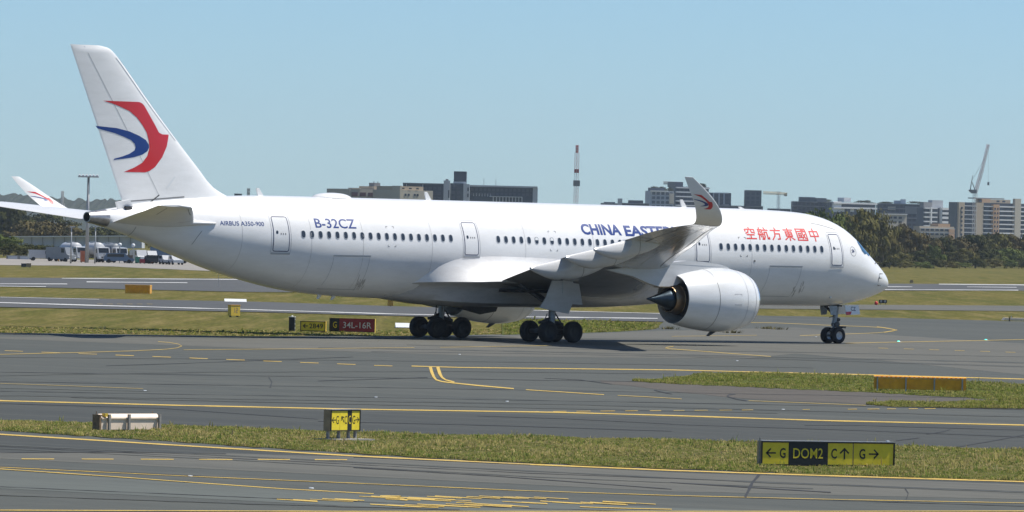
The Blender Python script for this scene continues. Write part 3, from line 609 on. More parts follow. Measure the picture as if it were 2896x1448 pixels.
WT = [.145, .14, .13, .12, .112, .105, .10, .098, .095, .09, .085, .08, .075, .07, .07, .07, .06]
fLE, fTE, fZ, fT = pchip(WB, WLE), pchip(WB, WTE), pchip(WB, WZ), pchip(WB, WT)
def wing_z(b, side): return fZ(b) - (.55 * (b / 32.4) ** 2 if side < 0 else 0)
def wing_pt(b, x, side, face=-1, off=0.):
    """point of the wing skin: x chord fraction, face -1 below / +1 above"""
    le, te, t = fLE(b), fTE(b), fT(b); c = te - le; e = .05; b2 = min(b, 32.3)
    g = math.atan2(wing_z(b2 + e, side) - wing_z(b2 - e, side), 2 * e); n = (-math.sin(g), math.cos(g))
    yt = 5 * t * (.2969 * x ** .5 - .126 * x - .3516 * x * x + .2843 * x ** 3 - .1036 * x ** 4); y = (.015 * 4 * x * (1 - x) + face * yt) * c + face * off
    tw = .02 * (10 - min(b, 20)) / 10 * (.5 - x) * c            # a little twist
    return A(le + x * c, side * (b + n[0] * y), wing_z(b, side) + n[1] * y + tw)
winglets = {}
def wing(side):
    bs = list(np.linspace(2.0, 28, 27)) + list(np.linspace(28.4, 32.37, 22)); n = 15
    xs = [.5 * (1 - math.cos(math.pi * i / (n - 1))) for i in range(n)]
    rings = [[wing_pt(b, x, side, 1) for x in xs[::-1]] + [wing_pt(b, x, side, -1) for x in xs[1:-1]] for b in bs]
    nw = 27 + 7
    w = MB().loft(rings[:nw]).build('wing', M['wing_grey'], plane, auto=40)
    wl_ = MB().loft(rings[nw - 1:]).build('winglet', M['white'], plane, auto=40); winglets[side] = wl_
    def strip(pl, wd, m, face=-1, name='panel_gap'):
        pts = []
        for (b0, x0), (b1, x1) in zip(pl[:-1], pl[1:]):
            k = max(1, int(abs(b1 - b0) / .8) + int(abs(x1 - x0) / .08)); pts += [(b0 + (b1 - b0) * i / k, x0 + (x1 - x0) * i / k) for i in range(k)]
        pts.append(pl[-1]); vs = []
        for i, (b, x) in enumerate(pts):
            p, q = pts[max(0, i - 1)], pts[min(len(pts) - 1, i + 1)]; c = fTE(b) - fLE(b)
            d = Vector((q[0] - p[0], (q[1] - p[1]) * c + .3 * (q[0] - p[0]))).normalized(); nb, nx_ = -d.y * wd / 2, d.x * wd / 2
            vs += [wing_pt(b + nb, min(1, max(0, x + nx_ / c)), side, face, .012), wing_pt(b - nb, min(1, max(0, x - nx_ / c)), side, face, .012)]
        return obj(name, vs, [(2 * i, 2 * i + 1, 2 * i + 3, 2 * i + 2) for i in range(len(pts) - 1)], m, w)
    for f_ in (-1, 1):
        strip([(4.6, .70), (10.6, .70)], .07, M['gap_line'], f_); strip([(10.9, .72), (21.6, .74)], .07, M['gap_line'], f_)
        strip([(21.8, .74), (28.4, .74)], .05, M['gap_line'], f_); strip([(10.8, .70), (10.8, .99)], .06, M['gap_line'], f_); strip([(21.7, .73), (21.7, .99)], .05, M['gap_line'], f_); strip([(25.0, .73), (25.0, .99)], .04, M['panel_line'], f_)
        strip([(5.5, .10), (9.6, .10)], .05, M['panel_line'], f_); strip([(11.4, .12), (28.5, .14)], .05, M['panel_line'], f_)
    for b in (14.6, 18.2, 21.6, 25.0): strip([(b, .01), (b, .13)], .035, M['panel_line'])
    strip([(12, .32), (20, .34), (28, .36)], .03, M['faint_line']); strip([(11.5, .52), (20, .53), (27, .52)], .03, M['faint_line'])
    for b in np.linspace(12.6, 26.5, 12): strip([(b, .36), (b, .5)], .02, M['faint_line'])
    for x in (29.6,): strip([(29.75, .02), (29.75, .98)], .05, M['panel_line'])
    for k in range(3): strip([(26.6 + k * .55, .82), (26.6 + k * .55, 1.0)], .03, M['panel_line'])
    return w
wings = {1: wing(1), -1: wing(-1)}
# swallow emblem outlines, traced once in photograph pixels and reused on fin and winglets
RED = [(762, 527), (1020, 537), (1045, 550), (1060, 570), (1130, 700), (1160, 760), (1185, 773), (1235, 775), (1215, 860), (1180, 940), (1130, 1010), (1090, 1040), (1060, 1050), (915, 1047), (985, 1015), (1040, 980), (1075, 930), (1090, 870), (1085, 820), (1070, 760), (1040, 705), (1000, 650), (950, 605), (880, 570), (820, 545)]
BLUE = [(715, 710), (770, 717), (860, 727), (950, 752), (1020, 785), (1065, 815), (1083, 845), (1087, 870), (1075, 895), (1040, 920), (980, 940), (900, 952), (842, 960), (848, 950), (900, 935), (950, 915), (985, 890), (993, 865), (985, 840), (960, 815), (920, 795), (850, 765), (780, 745), (730, 730)]
def bplane(u, v, b):
    d = ray(u, v); h = (math.cos(TH), math.sin(TH)); r = (math.sin(TH), -math.cos(TH))
    t = (b + NOSE[0] * r[0] + NOSE[1] * r[1]) / (d.x * r[0] + d.y * r[1]); return (-((d.x * t - NOSE[0]) * h[0] + (d.y * t - NOSE[1]) * h[1]), CAM_H + d.z * t)
# winglet emblems: normalised 0..1 in x (aft to front) and y
for side, face in ((1, -1), (-1, 1)):
    for poly, m in ((RED, M['logo_red']), (BLUE, M['logo_blue'])):
        P = [((x - 715) / 520, (1050 - y) / 523) for x, y in poly]
        fz_b = pchip(WZ[9:], WB[9:])
        def mp(x, y, side=side, face=face):
            b = fz_b(8.30 + .82 * y); xx = .97 - .78 * x * 1.0; xx = min(.98, max(.05, xx)); return wing_pt(b, xx, side, face, .012)
        decal('emblem', [P], mp, m, winglets[side], (.1, .1))
    
# flap-track fairings: canoe bodies with a flat sloping tail
def fairing(b, a0, a1, side, depth=.95, width=.42):
    rings = []
    for i in range(23):
        t = i / 22; a = a0 + (a1 - a0) * t; x = (a - fLE(b)) / (fTE(b) - fLE(b))
        if x < .99: top = wing_pt(b, min(.99, max(.05, x)), side).z + .06
        else: top = wing_pt(b, .99, side).z - .02 - (a - fTE(b)) * .21
        prof = math.sin(math.pi * min(1, t * 1.35) / 2) ** .8 * (1 if t < .5 else (1 - ((t - .5) / .5) ** 1.7 * .9))
        dp = depth * prof + .05; wd = max(.07, width * (math.sin(math.pi * min(1, t * 1.6) / 2) ** .7) * (1 if t < .55 else 1 - ((t - .55) / .45) ** 1.4 * .8))
        k = .92 if x < .97 else .22; m_ = .30 if x < .97 else .42
        pts = [A(a, side * (b + wd * k), top), A(a, side * (b + wd), top - dp * m_), A(a, side * (b + wd * .92), top - dp * .70), A(a, side * (b + wd * .5), top - dp * .94), A(a, side * b, top - dp),
               A(a, side * (b - wd * .5), top - dp * .94), A(a, side * (b - wd * .92), top - dp * .70), A(a, side * (b - wd), top - dp * m_), A(a, side * (b - wd * k), top)]
        rings.append(pts)
    f = MB().loft(rings).build('flap_fairing', M['fairing_grey'], plane, auto=45)
    r = rings[8]; c = sum(r, Vector()) / len(r); k = 0.012
    vs = [c + (p - c) * (1 + k) for p in r] + [c + Vector((-.05, 0, 0)) + (p - c) * (1 + k) for p in r]; n = len(r)
    obj('joint_seam', vs, [(i, i + 1, n + i + 1, n + i) for i in range(n - 1)], M['panel_line'], f)
for side in (1, -1):
    fairing(11.2, 34.0, 40.15, side, 1.35, .52); fairing(16.2, 35.9, 41.7, side, 1.25, .48); fairing(20.25, 37.8, 43.0, side, 1.1, .44)

# belly fairing with the shelf behind the wing
bs_ = pchip([19.0, 20.5, 23, 30, 36.4, 37.5, 39, 40.5, 41.8, 43.2], [2.6, 2.85, 3.1, 3.5, 4.3, 4.0, 3.42, 2.8, 2.25, 1.7])      # shelf edge
zt_ = pchip([19.0, 21, 24, 30, 35, 38.6, 40, 41.0, 41.8, 43.2], [4.2, 4.9, 5.2, 5.25, 5.3, 5.16, 4.75, 4.2, 3.55, 3.2])            # upper edge on the side
zs_ = pchip([19.0, 22, 30, 36.4, 38, 40, 41.8, 43.2], [3.7, 3.6, 3.4, 3.68, 3.62, 3.58, 3.5, 3.1])                                  # shelf height
zb_ = pchip([18.5, 20.5, 22.5, 26, 31, 36, 39.3, 41.3, 43.4], [2.52, 2.42, 2.28, 2.12, 2.05, 2.05, 2.14, 2.34, 2.56])                # bottom
wb_ = pchip([18.5, 21, 25, 37, 39.5, 41, 42.2, 43.4], [1.6, 2.4, 3.0, 3.0, 2.6, 2.0, 1.45, 1.0])
def belly(a):
    zt, bs, zs, zb, wb = zt_(a), bs_(a), zs_(a), zb_(a), wb_(a); bt = surf_b(a, zt) - .03
    up = [(bt, zt)]
    for i in range(1, 9):
        t = i / 8; up.append((bt + (bs - bt) * (t ** 1.5), zt + (zs - zt) * (t ** .85)))
    lo = [(bs - .06, zs - .07), (bs - (bs - wb) * .6, zs - .16), (wb, zs - .45), (wb * .97, zs - .7 if zs - .7 > zb + .5 else zb + .55), (wb * .86, zb + .26), (wb * .62, zb + .07), (wb * .3, zb + .01)]
    half = up + lo; return [A(a, b, z) for b, z in half] + [A(a, 0, zb)] + [A(a, -b, z) for b, z in half[::-1]]
for sl in (slice(0, 9), slice(24, 33)):
    MB().loft([belly(a)[sl] for a in list(np.linspace(19.0, 43.2, 60))], cap=False, closed=False).build('belly_fairing', M['fairing_white'], plane, auto=38)
MB().loft([belly(a)[8:25] for a in list(np.linspace(19.0, 43.2, 60))], cap=False, closed=False).build('belly_pan', M['belly'], plane, auto=38)  # lower half of the fairing, split off to carry the shaded grey
# dark wheel wells under the wing roots and a seam
for side in (1, -1):
    MB().box(-35.6, -31.2, *sorted((-side * 2.2, -side * 5.0)), 3.02, 3.2).build('wheel_well', M['black'], plane)

# ---------------------------------------------------------------- engines
def engine(side):
    b = side * 10.5; z = 2.82; org = A(0, b, z); ax = A(1, 0, 0)
    n = 72
    out = [(22.25, 1.60), (22.5, 1.72), (22.9, 1.83), (23.5, 1.93), (24.2, 1.98), (25.0, 1.965), (25.8, 1.89), (26.6, 1.78), (27.3, 1.65), (27.95, 1.50), (27.97, 1.47), (27.3, 1.50), (26.6, 1.50), (26.2, 1.46)]
    nac = MB().lathe(out, org, ax, n).build('engine_nacelle', M['nacelle'], plane, auto=40)
    lipp = [(22.25, 1.602), (22.12, 1.54), (22.05, 1.47), (22.02, 1.42), (22.08, 1.37), (22.25, 1.35), (22.7, 1.37), (23.4, 1.42)]
    MB().lathe(lipp, org, ax, n).build('inlet_lip', M['lip'], nac, True)
    for t, m in ((22.62, M['faint_line']), (25.75, M['panel_line']), (23.45, M['faint_line'])):
        fR = pchip([p[0] for p in out[:10]], [p[1] for p in out[:10]])
        MB().lathe([(t - .018, fR(t - .018) + .006), (t + .018, fR(t + .018) + .006)], org, ax, n).build('cowl_seam', m, nac)
    fR = pchip([p[0] for p in out[:10]], [p[1] for p in out[:10]])
    def cow(t, ang, off=.006): r = fR(t) + off; return A(t, b + side * r * math.cos(ang), z + r * math.sin(ang))
    hat = [cow(t, R(g)) for t, g in ((24.0, 12), (24.6, 12), (24.6, -8), (24.0, -8))]; hat2 = [cow(t, R(g)) for t, g in ((24.03, 11), (24.57, 11), (24.57, -7), (24.03, -7))]
    obj('access_panel', hat + hat2, [(i, (i + 1) % 4, 4 + (i + 1) % 4, 4 + i) for i in range(4)], M['faint_line'], nac)
    # strake, drain mast
    st = [(23.4, 1.88), (24.6, 1.99), (24.5, 2.22), (24.1, 2.2)]
    ca, sa = math.cos(R(48)), math.sin(R(48))
    MB().loft([[A(t, b - side * r * ca + q * sa * side, z + r * sa + q * ca) for t, r in st] for q in (-.02, .02)]).build('strake', M['nacelle'], nac)
    MB().loft([[A(t, b + q, z - r) for t, r in ((24.3, 1.93), (24.8, 1.93), (25.15, 2.22), (24.95, 2.24))] for q in (-.04, .04)]).build('drain_mast', M['gear_dark'], nac)
    # inside: fan disc, blades, spinner
    MB().lathe([(23.4, 1.42), (23.42, 0.01)], org, ax, 40).build('fan_disc', M['black'], nac)
    for k in range(22):
        t = 2 * math.pi * k / 22; mb = MB(); pts = []
        for rr, tw in ((.42, .25), (.9, .45), (1.38, .62)):
            for da in (-.13, .13):
                th_ = t + da * math.cos(tw) / rr * .9; pts.append(A(23.18 + da * math.sin(tw), b + rr * math.cos(th_), z + rr * math.sin(th_)))
        obj('fan_blade', pts, [(0, 1, 3, 2), (2, 3, 5, 4)], M['dark_metal'], nac)
    MB().lathe([(22.75, 0.01), (22.9, .2), (23.1, .36), (23.3, .44)], org, ax, 24).build('spinner', M['dark_metal'], nac, True)
    # exhaust side
    MB().lathe([(26.2, 1.47), (26.25, .9)], org, ax, n).build('bypass_duct', M['black'], nac)
    MB().lathe([(26.2, .98), (27.0, 1.02), (27.4, 1.0), (27.75, .95)], org, ax, 56).build('core_cowl', M['dark_metal'], nac, True)
    MB().lathe([(27.75, .95), (27.77, .92), (28.05, .87), (28.35, .80), (28.35, .75), (27.9, .78)], org, ax, 56).build('core_nozzle', M['gold_metal'], nac, auto=40)
    MB().lathe([(27.9, .80), (27.92, .30)], org, ax, 40).build('core_duct', M['black'], nac)
    MB().lathe([(27.9, .66), (28.3, .64), (28.6, .56), (28.95, .42), (29.35, .27), (29.75, .14), (30.1, .05), (30.18, 0.002)], org, ax, 48).build('exhaust_plug', M['blue_metal'], nac, True)
    # pylon
    side_poly = [(23.1, 4.62), (23.6, 4.86), (24.5, 5.04), (25.8, 5.16), (27.2, 5.2), (29.2, 5.0), (33.5, 4.55), (31.4, 4.18), (30.2, 3.78), (29.2, 3.55), (28.1, 3.62), (27.6, 3.9), (27.2, 4.1), (25.6, 4.45), (24.2, 4.6)]
    wdt = pchip([23.0, 24.2, 26, 29, 31, 33.6], [.04, .2, .3, .3, .2, .08])
    MB().loft([[A(a, b + q * wdt(a), zz) for a, zz in side_poly] for q in (-1, -.92, .92, 1)]).build('pylon', M['fairing_grey'], plane, auto=40)
    heat = [(28.0, 3.58), (28.6, 3.52), (29.3, 3.53), (29.3, 3.60), (28.6, 3.60), (28.05, 3.70)]
    MB().loft([[A(a, b + q, zz) for a, zz in heat] for q in (-.31, .31)]).build('heat_shield', M['gold_metal'], plane)
engine(1); engine(-1)

# ---------------------------------------------------------------- tail
FZ = [7.3, 7.84, 8.25, 8.5, 9.04, 10, 11.66, 13.93, 15.4, 16.57, 16.9, 17.08, 17.19]
FL = [52.2, 53.2, 54.0, 54.75, 55.85, 56.85, 58.54, 60.75, 62.1, 63.22, 63.6, 63.95, 64.6]
fFL = pchip(FZ, FL)
def fTEf(z): return 62.52 + (z - 7.84) * .4475
def fin_half(a, z):
    le, te = fFL(z), fTEf(z); c = te - le; x = min(1, max(0, (a - le) / c)); t = .085 if z > 9 else .085 - (9 - z) * .012
    return 5 * t * (.2969 * x ** .5 - .126 * x - .3516 * x * x + .2843 * x ** 3 - .1036 * x ** 4) * c * (1 if z < 16.9 else max(.15, (17.3 - z) / .4))
zs = list(np.linspace(7.3, 9, 12)) + list(np.linspace(9.4, 16.4, 18)) + [16.6, 16.75, 16.9, 17.0, 17.08, 17.15, 17.19]
xs15 = [.5 * (1 - math.cos(math.pi * i / 14)) for i in range(15)]
def fring(z):
    le, te = fFL(z), fTEf(z); c = te - le
    return [A(le + x * c, fin_half(le + x * c, z), z) for x in xs15[::-1]] + [A(le + x * c, -fin_half(le + x * c, z), z) for x in xs15[1:-1]]
fin = MB().loft([fring(z) for z in zs]).build('fin', M['white'], plane, auto=40)
def fin_pt(a, z, off, side): return A(a, side * (fin_half(a, z) + off), z)
for side in (1, -1):
    for poly, m in ((RED, M['logo_red']), (BLUE, M['logo_blue'])):
        P = [bplane(x / 2.576, 80 + y / 2.576, .25) for x, y in poly]
        decal('emblem', [P], lambda a, z, s=side: fin_pt(a, z, .012, s), m, fin, (.3, .5))
    hinge = [(60.02, 8.42), (60.9, 9.8), (62.9, 12.9), (65.7, 17.1)]
    decal('rudder_gap', stroke_polys([hinge], .035), lambda a, z, s=side: fin_pt(a, z, .008, s), M['faint_line'], fin, (.4, .5))
    decal('rudder_gap', stroke_polys([[(60.02, 8.42), (60.6, 8.0)]], .07), lambda a, z, s=side: fin_pt(a, z, .01, s), M['gap_line'], fin, (.2, .2))
    decal('rudder_gap', stroke_polys([[(62.5, 7.98), (58.2, 8.36)]], .07), lambda a, z, s=side: fin_pt(a, z, .01, s), M['panel_line'], fin, (.3, .2))
    decal('access_panel', stroke_polys([[(59.45, 8.9), (58.95, 9.5)]], .12), lambda a, z, s=side: fin_pt(a, z, .012, s), M['shade'], fin, (.2, .2))
le_v = []; zz_ = list(np.linspace(11.7, 16.5, 16))
for z in zz_:
    le = fFL(z); le_v += [A(le + .26, fin_half(le + .26, z) + .012, z), A(le - .014, 0, z), A(le + .26, -fin_half(le + .26, z) - .012, z)]
obj('leading_edge', le_v, [(3 * i + j, 3 * i + j + 1, 3 * i + j + 4, 3 * i + j + 3) for i in range(len(zz_) - 1) for j in (0, 1)], M['erosion_strip'], fin)
te_v = []
for z in (8.2, 12, 17.1): t_ = fTEf(z); te_v += [A(t_ - .10, fin_half(t_ - .1, z) + .01, z), A(t_ + .01, 0, z), A(t_ - .1, -fin_half(t_ - .1, z) - .01, z)]
obj('trailing_edge', te_v, [(3 * i + j, 3 * i + j + 1, 3 * i + j + 4, 3 * i + j + 3) for i in range(2) for j in (0, 1)], M['shade'], fin)
def tailplane(side):
    rings = []
    for i in range(17):
        t = i / 16; b = .6 + 8.75 * t; le = 57.6 + (b - .6) * .80; te = 63.7 + (b - .6) * .385; z = 6.75 + (b - .6) * .118
        if t > .93: le += (t - .93) / .07 * .75
        c = te - le; th = .10 if t < .95 else .06
        rings.append([A(le + x * c, side * b, z + y * c) for x, y in naca(13, th, -.004)])
    h = MB().loft(rings).build('tailplane', M['white'], plane, auto=40)
    # root fillet nose
    rr = []
    for i in range(11):
        t = i / 10; a = 57.0 + 3.8 * t; rad = .06 + .36 * math.sin(math.pi * min(1, t * 1.2) / 2); bb = HW(a) - .12
        rr.append([A(a, side * (bb + rad * 1.3 * max(0, math.cos(2 * math.pi * k / 14)) + .1 * math.cos(2 * math.pi * k / 14)), 6.82 + rad * .62 * math.sin(2 * math.pi * k / 14)) for k in range(14)])
    MB().loft(rr).build('root_fillet', M['white'], h, True)
    def tp(b, x, off):
        le = 57.6 + (b - .6) * .80; te = 63.7 + (b - .6) * .385; c = te - le; z = 6.75 + (b - .6) * .118
        yt = 5 * .10 * (.2969 * x ** .5 - .126 * x - .3516 * x * x + .2843 * x ** 3 - .1036 * x ** 4); return A(le + x * c, side * b, z - yt * c - off)
    for pl in ([(2.0, .70), (8.9, .70)], [(3.4, .02), (3.4, .3)], [(6.0, .05), (8.9, .12)]):
        vs = []
        for i in range(9):
            b = pl[0][0] + (pl[1][0] - pl[0][0]) * i / 8; x = pl[0][1] + (pl[1][1] - pl[0][1]) * i / 8; e = (.03, 0) if pl[0][0] == pl[1][0] else (0, .008)
            vs += [tp(b - e[0], x - e[1], .012), tp(b + e[0], x + e[1], .012)]
        obj('panel_gap', vs, [(2 * i, 2 * i + 1, 2 * i + 3, 2 * i + 2) for i in range(8)], M['panel_line'], h)
for side in (1, -1): tailplane(side)
for pl in ([(62.2, 5.95), (62.25, 6.2), (62.2, 6.5)], [(58.4, 5.55), (58.2, 6.0), (57.95, 6.35)]):
    decal('panel_seam', stroke_polys([pl], .03), lambda x, y: fuse_pt(x, y, .008), M['panel_line'], fuselage, (.1, .1))
# open intake flap of the auxiliary power unit on the tail's top right
fl = [A(62.1, .35, 7.62), A(63.15, .30, 7.40), A(63.45, .42, 7.95), A(62.5, .48, 8.12)]
MB().loft([fl, [p + Vector((.08, -.06, 0)) for p in fl]]).build('intake_flap', M['white'], plane)
MB().box(-62.75, -62.3, -.62, -.2, 7.5, 7.72).build('intake_opening', M['dark_metal'], plane)

# ---------------------------------------------------------------- landing gear
def wheel(parent, a, b, R_, wd, nrim=.52, bright=None):
    c = A(a, b, R_); tyre = [(-.36, nrim), (-.44, nrim + .1), (-.5, .78), (-.44, .93), (-.3, .985), (0, 1.0), (.3, .985), (.44, .93), (.5, .78), (.44, nrim + .1), (.36, nrim)]
    w = MB().lathe([(t * wd, r * R_) for t, r in tyre], c, (0, 1, 0), 36).build('wheel', M['rubber'], parent, True)
    MB().lathe([(-.36 * wd, nrim * R_), (-.30 * wd, .40 * R_), (-.22 * wd, .2 * R_), (-.30 * wd, .08 * R_), (-.30 * wd, .001)], c, (0, 1, 0), 28).build('rim', M[bright or 'rim'], w, True)
    MB().lathe([(.36 * wd, nrim * R_), (.30 * wd, .40 * R_), (.22 * wd, .2 * R_), (.30 * wd, .08 * R_), (.30 * wd, .001)], c, (0, 1, 0), 28).build('rim', M[bright or 'rim'], w, True)
    return w
def main_gear(side):
    a0, b0 = 33.3, side * 5.3
    leg = MB().bar(A(a0, b0, .7), A(a0 - .05, b0, 2.2), .19, 16).bar(A(a0 - .05, b0, 2.1), A(a0 - .1, side * 5.5, 3.7), .27, 16).bar(A(a0, b0, .62), A(a0, b0, 1.0), .25, 14).build('main_gear_leg', M['gear_grey'], plane, auto=40)
    MB().bar(A(a0 + 1.25, b0, .70), A(a0 - 1.25, b0, .66), .16, 12).bar(A(a0 + 1.02, side * 4.4, .69), A(a0 + 1.02, side * 6.2, .69), .12, 10).bar(A(a0 - 1.02, side * 4.4, .67), A(a0 - 1.02, side * 6.2, .67), .12, 10).build('bogie_beam', M['gear_dark'], leg, auto=40)
    MB().bar(A(a0 + .15, b0, 1.5), A(a0 + .75, b0, 1.28), .07, 8).bar(A(a0 + .75, b0, 1.28), A(a0 + .3, b0, .85), .07, 8).build('torque_link', M['gear_dark'], leg)
    MB().bar(A(a0 - .2, b0, 1.9), A(a0 - 1.1, b0, .85), .05, 8).bar(A(a0 + .2, b0, 1.35), A(a0 + 1.0, b0, 1.2), .09, 8).bar(A(a0 - .15, b0 - side * .1, 1.3), A(a0 - .95, b0, 1.12), .09, 8).build('brake_rod', M['gear_dark'], leg)
    MB().bar(A(a0, b0, 2.3), A(a0 - .1, side * 3.0, 3.3), .12, 10).bar(A(a0 + .1, b0, 2.2), A(a0 + 1.9, side * 4.4, 3.5), .09, 10).build('side_stay', M['gear_dark'], leg)
    MB().bar(A(a0 + .3, b0 + side * .1, 1.1), A(a0 + .28, b0 + side * .1, 2.5), .035, 6).bar(A(a0 - .3, b0, 1.1), A(a0 - .28, b0, 2.3), .03, 6).bar(A(a0 + .34, b0, 1.75), A(a0 + .5, b0, 1.45), .03, 6).build('hydraulic_line', M['gear_dark'], leg)
    for da in (1.02, -1.02):
        for db in (-.86, .86): wheel(plane, a0 + da, b0 + side * db, .665, .50)
    poly = [(33.85, 3.80), (33.2, 3.80), (31.7, 3.62), (31.5, 3.0), (31.32, 2.34), (32.15, 2.36), (32.4, 1.78), (33.4, 1.9), (34.75, 2.12), (34.3, 2.75)]
    bfun = lambda zz: side * (5.85 + .05 * (zz - 2))
    d = MB().loft([[A(a, bfun(zz) + q, zz) for a, zz in poly] for q in (-.04, .04)]).build('gear_door', M['fairing_grey'], plane)
    p2 = [(33.05, 3.86), (32.25, 3.78), (32.2, 2.95), (33.0, 3.05)]
    MB().loft([[A(a, bfun(zz) + side * .07 + q, zz) for a, zz in p2] for q in (-.03, .03)]).build('door_plate', M['fairing_grey'], d)
    p3 = [(35.6, 2.25), (31.9, 2.2), (32.1, 1.75), (33.4, 1.55), (35.3, 1.95)]
    if side < 0:
        MB().loft([[A(a, -1.4 + q, zz) for a, zz in p3] for q in (-.03, .03)]).build('gear_door', M['gear_dark'], plane)
main_gear(1); main_gear(-1)
leg = MB().bar(A(4.66, 0, .5), A(4.5, 0, 1.5), .11, 14).bar(A(4.55, 0, 1.3), A(4.35, 0, 2.6), .17, 14).bar(A(4.66, -.5, .52), A(4.66, .5, .52), .08, 10).build('nose_gear_leg', M['gear_grey'], plane, auto=40)
MB().bar(A(4.45, -.2, 1.25), A(4.45, .2, 1.25), .2, 12).bar(A(4.5, 0, 1.15), A(4.0, .1, 1.05), .07, 8).box(-4.05, -3.75, -.25, .25, 1.0, 1.12).bar(A(4.35, .22, 1.55), A(4.35, -.22, 1.55), .12, 10).build('steering_unit', M['gear_dark'], leg)
MB().bar(A(4.5, .1, 1.2), A(4.95, .05, .85), .05, 8).bar(A(4.95, .05, .85), A(4.68, 0, .6), .05, 8).bar(A(4.4, 0, 1.7), A(5.6, 0, 2.6), .09, 8).bar(A(4.75, .12, 1.75), A(5.1, .12, 1.7), .035, 6).build('drag_stay', M['gear_dark'], leg)
for s in (1, -1): wheel(plane, 4.66, s * .46, .53, .44, .5, 'rim_bright')
for s in (1, -1):
    fp = [(4.2, 2.46), (2.98, 2.52), (2.88, 1.92), (4.12, 1.86)]; rp = [(5.45, 2.44), (4.75, 2.44), (4.85, 1.86), (5.3, 1.84)]
    fd = MB().loft([[A(a, s * (.55 + (2.5 - zz) * .12) + q, zz) for a, zz in fp] for q in (-.02, .02)]).build('nose_gear_door', M['white'], plane)
    MB().loft([[A(a, s * (.42 + (2.5 - zz) * .05) + q, zz) for a, zz in rp] for q in (-.02, .02)]).build('nose_gear_door', M['gear_grey'], plane)
    if s > 0:
        f = lambda x, y: A(x, .575 + (2.5 - y) * .12, y)
        decal('red_patch', [[(4.13, 2.07), (3.62, 2.10), (3.72, 1.885), (4.12, 1.862)]], f, M['logo_red'], fd)
        bm = text_bm('CZ', .01)
        _wrap('lettering', bm, lambda x, y: f(3.68 - x * .42, 2.14 + y * .26), M['outline'], fd, None)
MB().box(-5.4, -4.3, -.42, .42, 2.40, 2.5).build('wheel_well', M['black'], plane)
# ================================================================ signs, barriers and markers
M['sign_yellow'] = mat('sign_yellow', (.84, .66, .03), .5, var=.12, scale=2.5)
M['sign_black'] = mat('sign_black', (.012, .013, .014), .5)
M['sign_red'] = mat('sign_red', (.30, .018, .028), .5, var=.12, scale=2)
M['sign_white'] = mat('sign_white', (.72, .72, .72), .5)
M['sign_case'] = mat('sign_case', (.34, .25, .15), .6, var=.2, scale=5)
M['orange'] = mat('barrier_orange', (.95, .37, .012), .55, var=.25, scale=2.5)
M['orange_top'] = mat('barrier_orange_top', (.72, .36, .05), .5, var=.2, scale=3)
M['barrier_white'] = mat('barrier_white', (.84, .69, .55), .6, var=.1, scale=3)
M['rust'] = mat('rusty_steel', (.22, .15, .09), .8, var=.4, scale=8)
M['aged'] = mat('aged_timber', (.28, .27, .25), .85, var=.25, scale=9)
M['tape_red'] = mat('tape_red', (.6, .04, .03), .5)
M['box_yellow'] = mat('box_yellow', (.68, .48, .06), .5, var=.15, scale=4)
M['lamp_green'] = mat('lamp_green', (.02, .3, .2), .3, emit=((.05, 1., .7), 3.0))

def sign_text(parent, txt, x0, x1, z0, z1, y, m, bold=.02, spacing=1.):
    bm = text_bm(txt, bold, spacing=spacing)
    return _wrap('lettering', bm, lambda u, v: Vector((x0 + (x1 - x0) * u, y, z0 + (z1 - z0) * v)), m, parent, None)
def arrow(parent, x, z, s, ang, y, m, lw=.16):
    P = stroke_polys([[(-.5, 0), (.5, 0)], [(.08, .42), (.5, 0)], [(.08, -.42), (.5, 0)]], lw); c, sn = math.cos(ang), math.sin(ang)
    return decal('arrow', P, lambda u, v: Vector((x + s * (u * c - v * sn), y, z + s * (u * sn + v * c))), m, parent)
def sign(name, label, loc, yaw, w, h, dep, zb, panels, case='sign_case', legs=(), rim=.035, caps=True, cat='sign'):
    """box sign; local x runs left to right along the face, -y looks at the viewer; panels: (x0, x1, material)"""
    t = thing(name, label, cat, loc, yaw, 'taxiway signs')
    MB().box(-w / 2, w / 2, 0, dep, zb, zb + h).build('case', M[case], t)
    # rim around the face
    r = rim
    MB().box(-w / 2, w / 2, -.03, -.001, zb + h - r, zb + h).box(-w / 2, w / 2, -.03, -.001, zb, zb + r).box(-w / 2, -w / 2 + r, -.03, -.001, zb + r, zb + h - r).box(w / 2 - r, w / 2, -.03, -.001, zb + r, zb + h - r).build('frame', M['sign_black'], t)
    for x0, x1, m in panels:
        MB().box(x0, x1, -.012, -.002, zb + r, zb + h - r).build('panel', M[m], t)
    if caps:
        n = max(1, int(w / .45))
        for k in range(n): MB().box(-w / 2 + w * k / n + .012, -w / 2 + w * (k + 1) / n - .012, -.05, dep + .01, zb + h + .003, zb + h + .022).build('cap_strip', M['steel'], t)
    for x in legs: MB().box(x - .04, x + .04, dep * .35, dep * .65, 0, zb).build('leg', M['aged'], t)
    return t
